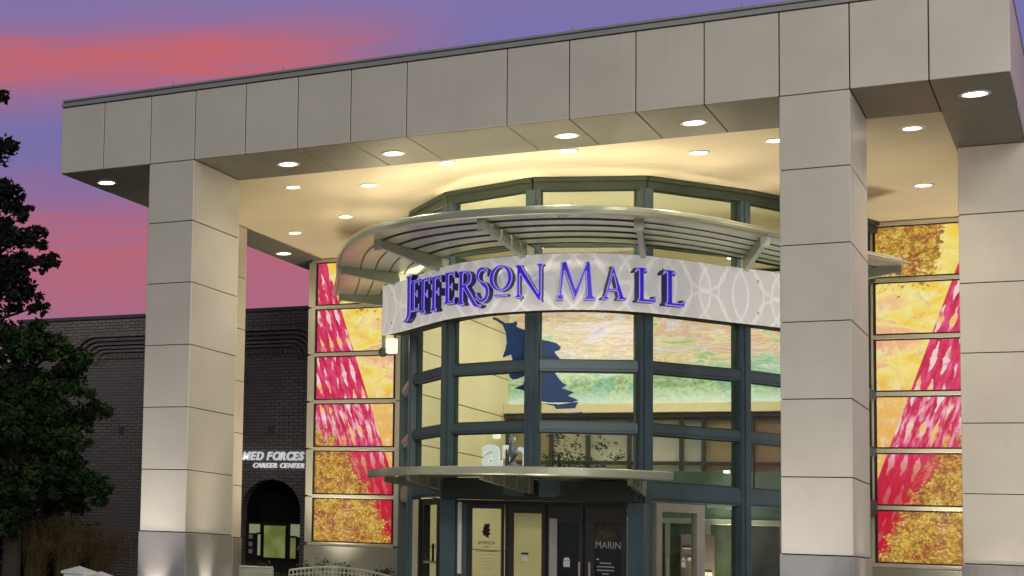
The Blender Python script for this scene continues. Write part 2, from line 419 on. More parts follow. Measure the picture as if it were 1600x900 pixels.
for x, y, z, lb, e in (
    (-13.89, 1.28, zs, 'round downlight in the left overhang of the roof, outside the left column', 60),
    (-9.51, 1.28, zs, 'round downlight in the front soffit, first one right of the left column', 60),
    (-7.24, 1.28, zs, 'round downlight in the front soffit, second one right of the left column', 60),
    (-3.84, 1.28, zs, 'round downlight in the front soffit above the sign letters', 60),
    (-1.59, 1.28, zs, 'round downlight in the front soffit, next left of the middle column', 60),
    (2.78, 1.28, zs, 'large bright downlight in the right corner of the front soffit', 70),
    (-13.9, 11.73, zs, 'small downlight at the far end of the left side soffit', 60),
    (-10.37, 3.68, zc, 'ceiling downlight nearest the left column, in the cream ceiling', 110),
    (-8.8, 4.2, zc, 'cream ceiling downlight midway between left column and glass drum', 110),
    (-10.56, 7.5, zc, 'cream ceiling downlight above the left tip of the slatted sunshade', 110),
    (-12.5, 9.06, zc, 'cream ceiling downlight deep at the left, by the side soffit', 110),
    (-6.6, 2.75, zc, 'ceiling downlight just behind the front soffit, left of the drum top', 110),
    (-4.17, 2.7, zc, 'ceiling downlight straight above the flat front of the drum', 110),
    (-2.0, 4.0, zc, 'ceiling downlight over the right shoulder of the drum', 110),
    (-.57, 3.55, zc, 'ceiling downlight half hidden by the middle column', 110),
    (1.67, 3.6, zc, 'ceiling downlight between the middle and right columns, nearer one', 110),
    (1.4, 9.1, zc, 'ceiling downlight above the right banner, farther one', 110)):
    downlight(x, y, z, lb, .19 if z == zs else .16, e)

# ================================================================== DRUM (curved glass entrance front)
DR = [(-10.95,13.18),(-10.1,10.7),(-8.82,7.55),(-7.46,5.78),(-5.45,5.06),(-3.4,5.88),(-1.9,8.16),(-.75,10.6),(.06,13.18)]
drum = thing('glass_atrium', (-5.4, 9, GZ), 'curved dark framed glass front of the mall entrance behind the name sign', 'glazed front')
def seg(a, b_, off):
    dx, dy = b_[0]-a[0], b_[1]-a[1]; L = math.hypot(dx, dy); tx, ty = dx/L, dy/L; nx, ny = ty, -tx   # outward
    return (a[0]+nx*off, a[1]+ny*off), (tx, ty), (nx, ny), L
def quadbox(b, a, t_, n_, s0, s1, o0, o1, z0, z1):
    P = [(a[0]+t_[0]*s+n_[0]*o, a[1]+t_[1]*s+n_[1]*o) for s, o in ((s0,o0),(s1,o0),(s1,o1),(s0,o1))]
    return b.prism(P, z0, z1)
N = normals(DR)
for i, ((x, y), (nx, ny)) in enumerate(zip(DR, N)):
    tx, ty = -ny, nx
    z0 = GZ if i != 4 else 3.45
    if i in (0, 8): continue
    b = B()
    b.prism([(x+tx*s+nx*o, y+ty*s+ny*o) for s, o in ((-.145,-.16),(.145,-.16),(.145,.10),(-.145,.10))], z0, 9.76)
    b.prism([(x+tx*s+nx*o, y+ty*s+ny*o) for s, o in ((-.055,.101),(.055,.101),(.055,.135),(-.055,.135))], z0, 9.76)
    b.put('mullion', M_teal, drum)
RAILS = [(8.53,8.76,M_green),(5.80,6.03,M_teal),(4.48,4.70,M_teal),(3.08,3.46,M_teal)]
for i in range(8):
    a, t_, n_, L = seg(DR[i], DR[i+1], 0)
    for z0, z1, m in RAILS:
        b = B(); quadbox(b, a, t_, n_, .13, L-.13, -.14, .07, z0, z1)
        quadbox(b, a, t_, n_, .13, L-.13, .071, .095, z0+.05, z1-.05); b.put('rail', m, drum)
    b = B(); quadbox(b, a, t_, n_, -.02, L+.02, -.14, .11, 9.76, 10.025); quadbox(b, a, t_, n_, -.03, L+.03, .111, .16, 9.93, 10.024); b.put('top_frame', M_green, drum)
    lows = [3.46, 4.70, 6.03, 8.76]; highs = [4.48, 5.80, 8.53, 9.76]
    for z0, z1 in zip(lows, highs):
        b = B(); quadbox(b, a, t_, n_, .12, L-.12, -.055, -.035, z0, z1); b.put('pane', M_glass, drum)
        b = B()      # thin glazing bead round the pane
        for s0, s1, c0, c1 in ((.145,.185,z0,z1),(L-.185,L-.145,z0,z1),(.185,L-.185,z0,z0+.035),(.185,L-.185,z1-.035,z1)):
            quadbox(b, a, t_, n_, s0, s1, -.034, .0, c0, c1)
        b.put('glazing_bead', M_green, drum)
    if i in (3, 4): continue
    # ground storey of the facet
    if i == 5:
        for s0, s1, z0, z1, m in ((.30,.45,GZ,3.04,M_silver),(1.40,1.62,GZ,3.04,M_silver),(.45,1.40,2.86,3.04,M_silver)):
            b = B(); quadbox(b, a, t_, n_, s0, s1, -.10, .05, z0, z1); b.put('door_frame', m, drum)
        b = B(); quadbox(b, a, t_, n_, .45, 1.40, -.06, -.04, GZ, 2.86); b.put('pane', M_dglass, drum)
        b = B(); quadbox(b, a, t_, n_, 1.62, L-.12, -.06, -.04, GZ, 3.08); b.put('pane', M_dglass, drum)
        b = B(); quadbox(b, a, t_, n_, .52, .58, .06, .10, 1.1, 1.9); b.put('handle', M_silver, drum)
        b = B(); quadbox(b, a, t_, n_, 1.06, 1.17, -.036, -.032, 1.70, 1.82)
        bx = [b.bm.verts.new((a[0]+t_[0]*s+n_[0]*-.033, a[1]+t_[1]*s+n_[1]*-.033, z)) for s, z in ((1.04,1.84),(1.19,1.84),(1.115,1.92))]; b.bm.faces.new(bx)
        b.put('access_sticker', M_white, drum)
    elif i == 2:
        for s0, s1, z0, z1, m in ((.13,.19,GZ,3.04,M_white),(.24,.52,GZ,3.04,M_inwall),(.52,.62,GZ,3.04,M_bronze),(.80,.90,GZ,3.04,M_bronze),(1.72,1.84,GZ,3.04,M_bronze),(.90,1.72,2.90,3.04,M_bronze),(.90,1.72,1.55,1.60,M_silver)):
            b = B(); quadbox(b, a, t_, n_, s0, s1, -.10, .05, z0, z1); b.put('door_frame', m, drum)
        b = B(); quadbox(b, a, t_, n_, .62, 1.72, -.06, -.04, GZ, 2.90); b.put('pane', M_dglass, drum)
        b = B(); quadbox(b, a, t_, n_, 1.58, 1.62, .06, .10, 1.6, 2.0); b.put('handle', M_black, drum)
    else:
        b = B(); quadbox(b, a, t_, n_, .12, L-.12, -.06, -.04, GZ, 3.08); b.put('pane', M_dglass, drum)

# big leaf decal in navy vinyl on the glass (left part on one facet, right part on the next)
LEAF = {'L':(3,[(1.106,7.051),(1.16,7.062),(1.287,6.994),(1.431,6.897),(1.627,6.897),(1.687,6.923),(1.74,6.881),(1.705,6.812),(1.787,6.758),(1.945,6.699),(2.065,6.573),(2.076,5.229),(1.887,5.391),(1.658,5.443),(1.886,5.516),(1.954,5.715),(1.745,5.648),(1.621,5.633),(1.55,5.706),(1.531,5.817),(1.529,5.99),(1.617,6.073),(1.581,6.191),(1.385,6.141),(1.378,6.173),(1.437,6.311),(1.471,6.467),(1.444,6.69),(1.36,6.871),(1.197,6.98),(1.124,7.002)]),
 'R':(4,[(0.004,6.57),(0.05,6.515),(0.165,6.476),(0.309,6.462),(0.481,6.411),(0.573,6.325),(0.539,6.257),(0.439,6.224),(0.511,6.117),(0.597,6.041),(0.427,5.837),(0.442,5.791),(0.514,5.668),(0.6,5.561),(0.691,5.507),(0.595,5.432),(0.842,5.35),(0.721,5.271),(0.928,5.182),(0.801,5.127),(0.317,5.118),(0.146,5.145),(0.031,5.211),(0.013,5.227)]),
 'T1':(4,[(0.146,5.102),(0.546,5.085),(0.928,5.149),(0.858,5.006),(0.489,4.979),(0.432,5.049)]),
 'T2':(4,[(0.703,4.892),(1.014,4.929),(1.0,4.898),(0.717,4.861)])}
def flat_fill(loops, ext, name):
    """filled outline(s) with thickness, in its own x,y plane"""
    cu = bpy.data.curves.new(name, 'CURVE'); cu.dimensions = '2D'; cu.fill_mode = 'BOTH'; cu.extrude = ext
    for L_ in loops:
        sp = cu.splines.new('POLY'); sp.points.add(len(L_)-1)
        for p, (x, y) in zip(sp.points, L_): p.co = (x, y, 0, 1)
        sp.use_cyclic_u = True
    ob = bpy.data.objects.new(name, cu); col.objects.link(ob)
    me = bpy.data.meshes.new_from_object(ob, depsgraph=None) if False else None
    dg = bpy.context.evaluated_depsgraph_get(); me = bpy.data.meshes.new_from_object(ob.evaluated_get(dg))
    bpy.data.objects.remove(ob); bpy.data.curves.remove(cu); me.materials.clear(); me.name = name
    return me
def place_flat(me, p, t_, n_):
    """x -> along t_, y -> up, z -> outward n_"""
    me.transform(Matrix(((t_[0], 0, n_[0], p[0]), (t_[1], 0, n_[1], p[1]), (0, 1, 0, p[2] if len(p) > 2 else 0), (0,0,0,1))))
    return me
decal = thing('leaf_decal', (-5.4, 5.2, 5), 'large navy oak leaf decal stuck across two glass panes under the sign', 'decal')
for k, (i, P) in LEAF.items():
    a, t_, n_, L = seg(DR[i], DR[i+1], -.031)
    me = place_flat(flat_fill([[(s, z) for s, z in P]], .002, 'leaf'), (a[0], a[1], 0), t_, n_)
    link('leaf_piece', me, M_decal, decal)

# ================================================================== SLATTED SUNSHADE (upper)
X0 = -5.38
OL = [(0,.95),(1,1.05),(2,1.45),(2.8,2.15),(3.6,3.35),(4.35,5.0),(5.1,7.0),(5.8,8.7),(6.3,9.9)]
IL = [(0,4.72),(.9,4.85),(1.75,5.35),(2.5,6.15),(3.1,7.1),(3.65,8.25),(4.15,9.4),(4.65,10.5),(5.15,11.5)]
def symm(h): return [(X0-x, y) for x, y in h[::-1] if x > 0] + [(X0+x, y) for x, y in h]
OLs, ILs = symm(OL), symm(IL)
shade = thing('slatted_sunshade', (-5.38, 5, 8.5), 'upper curved sunshade of long metal slats above the name sign', 'sunshade')
P = catmull(OLs, 5)
B().ribbon(P, [(0,8.43),(.025,8.45),(.04,8.52),(.025,8.585),(0,8.61),(-.10,8.61),(-.10,8.585),(-.04,8.575),(-.04,8.465),(-.10,8.455),(-.10,8.43)]).put('edge_band', M_sage, shade, smooth=False)
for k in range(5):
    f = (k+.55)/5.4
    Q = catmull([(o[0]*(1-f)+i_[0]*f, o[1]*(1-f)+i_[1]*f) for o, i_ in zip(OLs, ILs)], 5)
    B().ribbon(Q, [(.27,8.462),(.275,8.515),(.24,8.545),(-.22,8.545),(-.26,8.53),(-.27,8.485),(-.20,8.462),(.0,8.455),(.20,8.455)]).put('slat', M_slat, shade)
    B().ribbon(Q, [(-.272,8.440),(-.272,8.484),(-.305,8.484),(-.305,8.440)]).put('shadow_line_strip', M_bronze, shade)  # dark strip drawn in as the shade line between slats
ARMS = [((-11.5,9.75),(-10.1,10.7)),((-9.95,5.6),(-8.82,7.55)),((-8.0,2.62),(-7.46,5.78)),((-5.4,1.14),(-5.45,5.06)),((-2.78,2.42),(-3.4,5.88)),((-1.0,5.15),(-1.9,8.16)),((.85,9.8),(-.75,10.6))]
for (ox, oy), (ix, iy) in ARMS:
    b = B(); b.beam((ox, oy, 8.36), (ix, iy, 8.28), .10, .16, h2=.34)
    d = Vector((ox-ix, oy-iy, 0)).normalized()
    b.beam(Vector((ox, oy, 8.34))+d*.012, Vector((ox, oy, 8.34))+d*.03, .17, .24)
    b.put('arm', M_sage, shade)
# uplights standing on the arms, they light the ceiling
U0 = catmull([(o[0]*.55+i_[0]*.45, o[1]*.55+i_[1]*.45) for o, i_ in zip(OLs, ILs)], 5)
UN = normals(U0)
for k, j in enumerate((12, 20, 27, 34, 40, 46, 53, 60, 68)):
    (x, y), (nx, ny) = U0[j], UN[j]; ang = math.atan2(nx, -ny)
    t = thing('strip_light', (x, y, 8.58), 'slim strip uplight lying on top of the sunshade, ' + ('leftmost', 'second from left', 'third from left', 'fourth from left', 'in the middle', 'fourth from right', 'third from right', 'second from right', 'rightmost')[k], 'uplight', 'strip uplights on top of the sunshade')
    o = B().box(-.55, .55, -.05, .05, -.025, .025, .01).put('housing', M_sage, t, loc=(x, y, 8.575)); o.rotation_euler.z = ang
    o = B().box(-.53, .53, -.035, .035, .0, .004).put('lens', M_lens, t, loc=(x, y, 8.601)); o.rotation_euler.z = ang
    l = lamp('strip_lamp', 'AREA', (x, y, 8.62), 15, WARM, (0,0,1), 1.0, parent=t); l.data.shape = 'RECTANGLE'; l.data.size_y = .15; l.rotation_euler.z = ang

# ================================================================== NAME SIGN
SG = [(-9.55,7.35),(-8.85,6.7),(-8.1,5.85),(-7.25,4.98),(-6.3,4.42),(-5.35,4.25),(-4.6,4.32),(-3.9,4.62),(-3.25,5.22),(-2.5,6.35),(-1.9,7.38),(-1.2,8.5),(-.7,9.5)]
SP = catmull(SG, 8)
sign = thing('name_sign', (-5.35, 5, 7.6), 'curved pale band with interlaced rings carrying purple JEFFERSON MALL letters', 'sign')
def ring_band():
    m = bpy.data.materials.new('ring_patterned_band'); m.use_nodes = True; t = NT(m.node_tree); b = m.node_tree.nodes['Principled BSDF']
    uv = t.n('ShaderNodeUVMap').outputs[0]; s = t.n('ShaderNodeSeparateXYZ'); t.put(s.inputs[0], uv); u, v = s.outputs[0], s.outputs[1]
    per = 2.10; tot = None; fill = None
    for cu_, cv_, r_ in ((.0,.60,.66),(1.05,1.28,.66),(1.05,-.08,.66),(.48,.60,.72),(1.6,.60,.72)):
        d = t.m('SUBTRACT', t.m('MODULO', t.m('ADD', u, 21.0+per/2-cu_), per), per/2)
        dv = t.m('SUBTRACT', v, cv_)
        rr = t.m('SQRT', t.m('ADD', t.m('MULTIPLY', d, d), t.m('MULTIPLY', dv, dv)))
        lin = t.m('SUBTRACT', 1.0, t.step(t.m('ABSOLUTE', t.m('SUBTRACT', rr, r_)), .018, .034))
        ins = t.m('LESS_THAN', rr, r_)
        tot = lin if tot is None else t.m('MAXIMUM', tot, lin); fill = ins if fill is None else t.m('ADD', fill, ins)
    n = t.noise(t.n('ShaderNodeNewGeometry').outputs['Position'], .9, 3)
    c0 = t.mix(t.m('MULTIPLY', fill, .22, clamp=True), (.58,.58,.54,1), (.68,.65,.68,1)); c0 = t.mix(t.m('MULTIPLY', n, .35), c0, (.74,.72,.66,1))
    c = t.mix(t.m('MULTIPLY', tot, .6), c0, (.95,.93,.90,1))
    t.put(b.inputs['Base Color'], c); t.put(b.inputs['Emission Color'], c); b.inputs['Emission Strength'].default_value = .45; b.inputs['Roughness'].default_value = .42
    return m
M_ring = ring_band()
def band(P, o0, o1, z0, z1):
    N_ = normals(P); bm = bmesh.new(); uvl = bm.loops.layers.uv.new('UVMap'); s = 0; cols = []
    for k, ((x, y), (nx, ny)) in enumerate(zip(P, N_)):
        if k: s += math.hypot(x-P[k-1][0], y-P[k-1][1])
        cols.append((s, [bm.verts.new((x+nx*o, y+ny*o, z)) for o, z in ((o1,z0),(o1,z1),(o0,z1),(o0,z0))]))
    for (s0, a), (s1, b_) in zip(cols[:-1], cols[1:]):
        for i in range(4):
            j = (i+1) % 4; f = bm.faces.new((a[i], b_[i], b_[j], a[j]))
            vz = (0, z1-z0, z1-z0, 0)
            for l, q in zip(f.loops, ((s0,vz[i]),(s1,vz[i]),(s1,vz[j]),(s0,vz[j]))): l[uvl].uv = q
    bm.faces.new(cols[0][1]); bm.faces.new(cols[-1][1][::-1])
    bmesh.ops.recalc_face_normals(bm, faces=bm.faces[:]); me = bpy.data.meshes.new('band'); bm.to_mesh(me); bm.free(); return me
link('sign_band', band(SP, -.05, .0, 7.0, 8.2), M_ring, sign)
B().ribbon(SP, [(-.06,7.02),(-.06,7.10),(-.55,7.10),(-.55,7.02)]).put('backing_ledge', M_black, sign)
B().ribbon(SP, [(-.052,8.16),(-.052,8.22),(-.14,8.22),(-.14,8.16)]).put('edge_strip', M_sage, sign)
for (ix, iy) in DR[2:7]:
    j = min(range(len(SP)), key=lambda k: (SP[k][0]-ix)**2+(SP[k][1]-iy)**2)
    for z in (7.25, 7.95): B().beam((SP[j][0], SP[j][1], z), (ix, iy, z), .07, .07).put('bracket', M_sage, sign)
for k, j in enumerate((10, 22, 36, 50, 64, 78)):
    (x, y), (nx, ny) = SP[j], normals(SP)[j]; x -= nx*.34; y -= ny*.34
    t = thing('strip_uplight', (x, y, 7.3), 'short strip uplight hidden behind the top of the sign band, ' + ('leftmost', 'second from left', 'third from left', 'fourth from left', 'fifth from left', 'rightmost')[k], 'uplight', 'strip uplights behind the sign')
    B().box(x-.12, x+.12, y-.05, y+.05, 7.2, 7.30, .01).put('housing', M_sage, t)
    B().box(x-.10, x+.10, y-.04, y+.04, 7.301, 7.307).put('lens', M_lens, t)
    lamp('uplight_lamp', 'SPOT', (x, y, 7.36), 300 if k == 0 else 110, WARM, (nx*.25, ny*.25, 1), .1, R(165), .9, t)
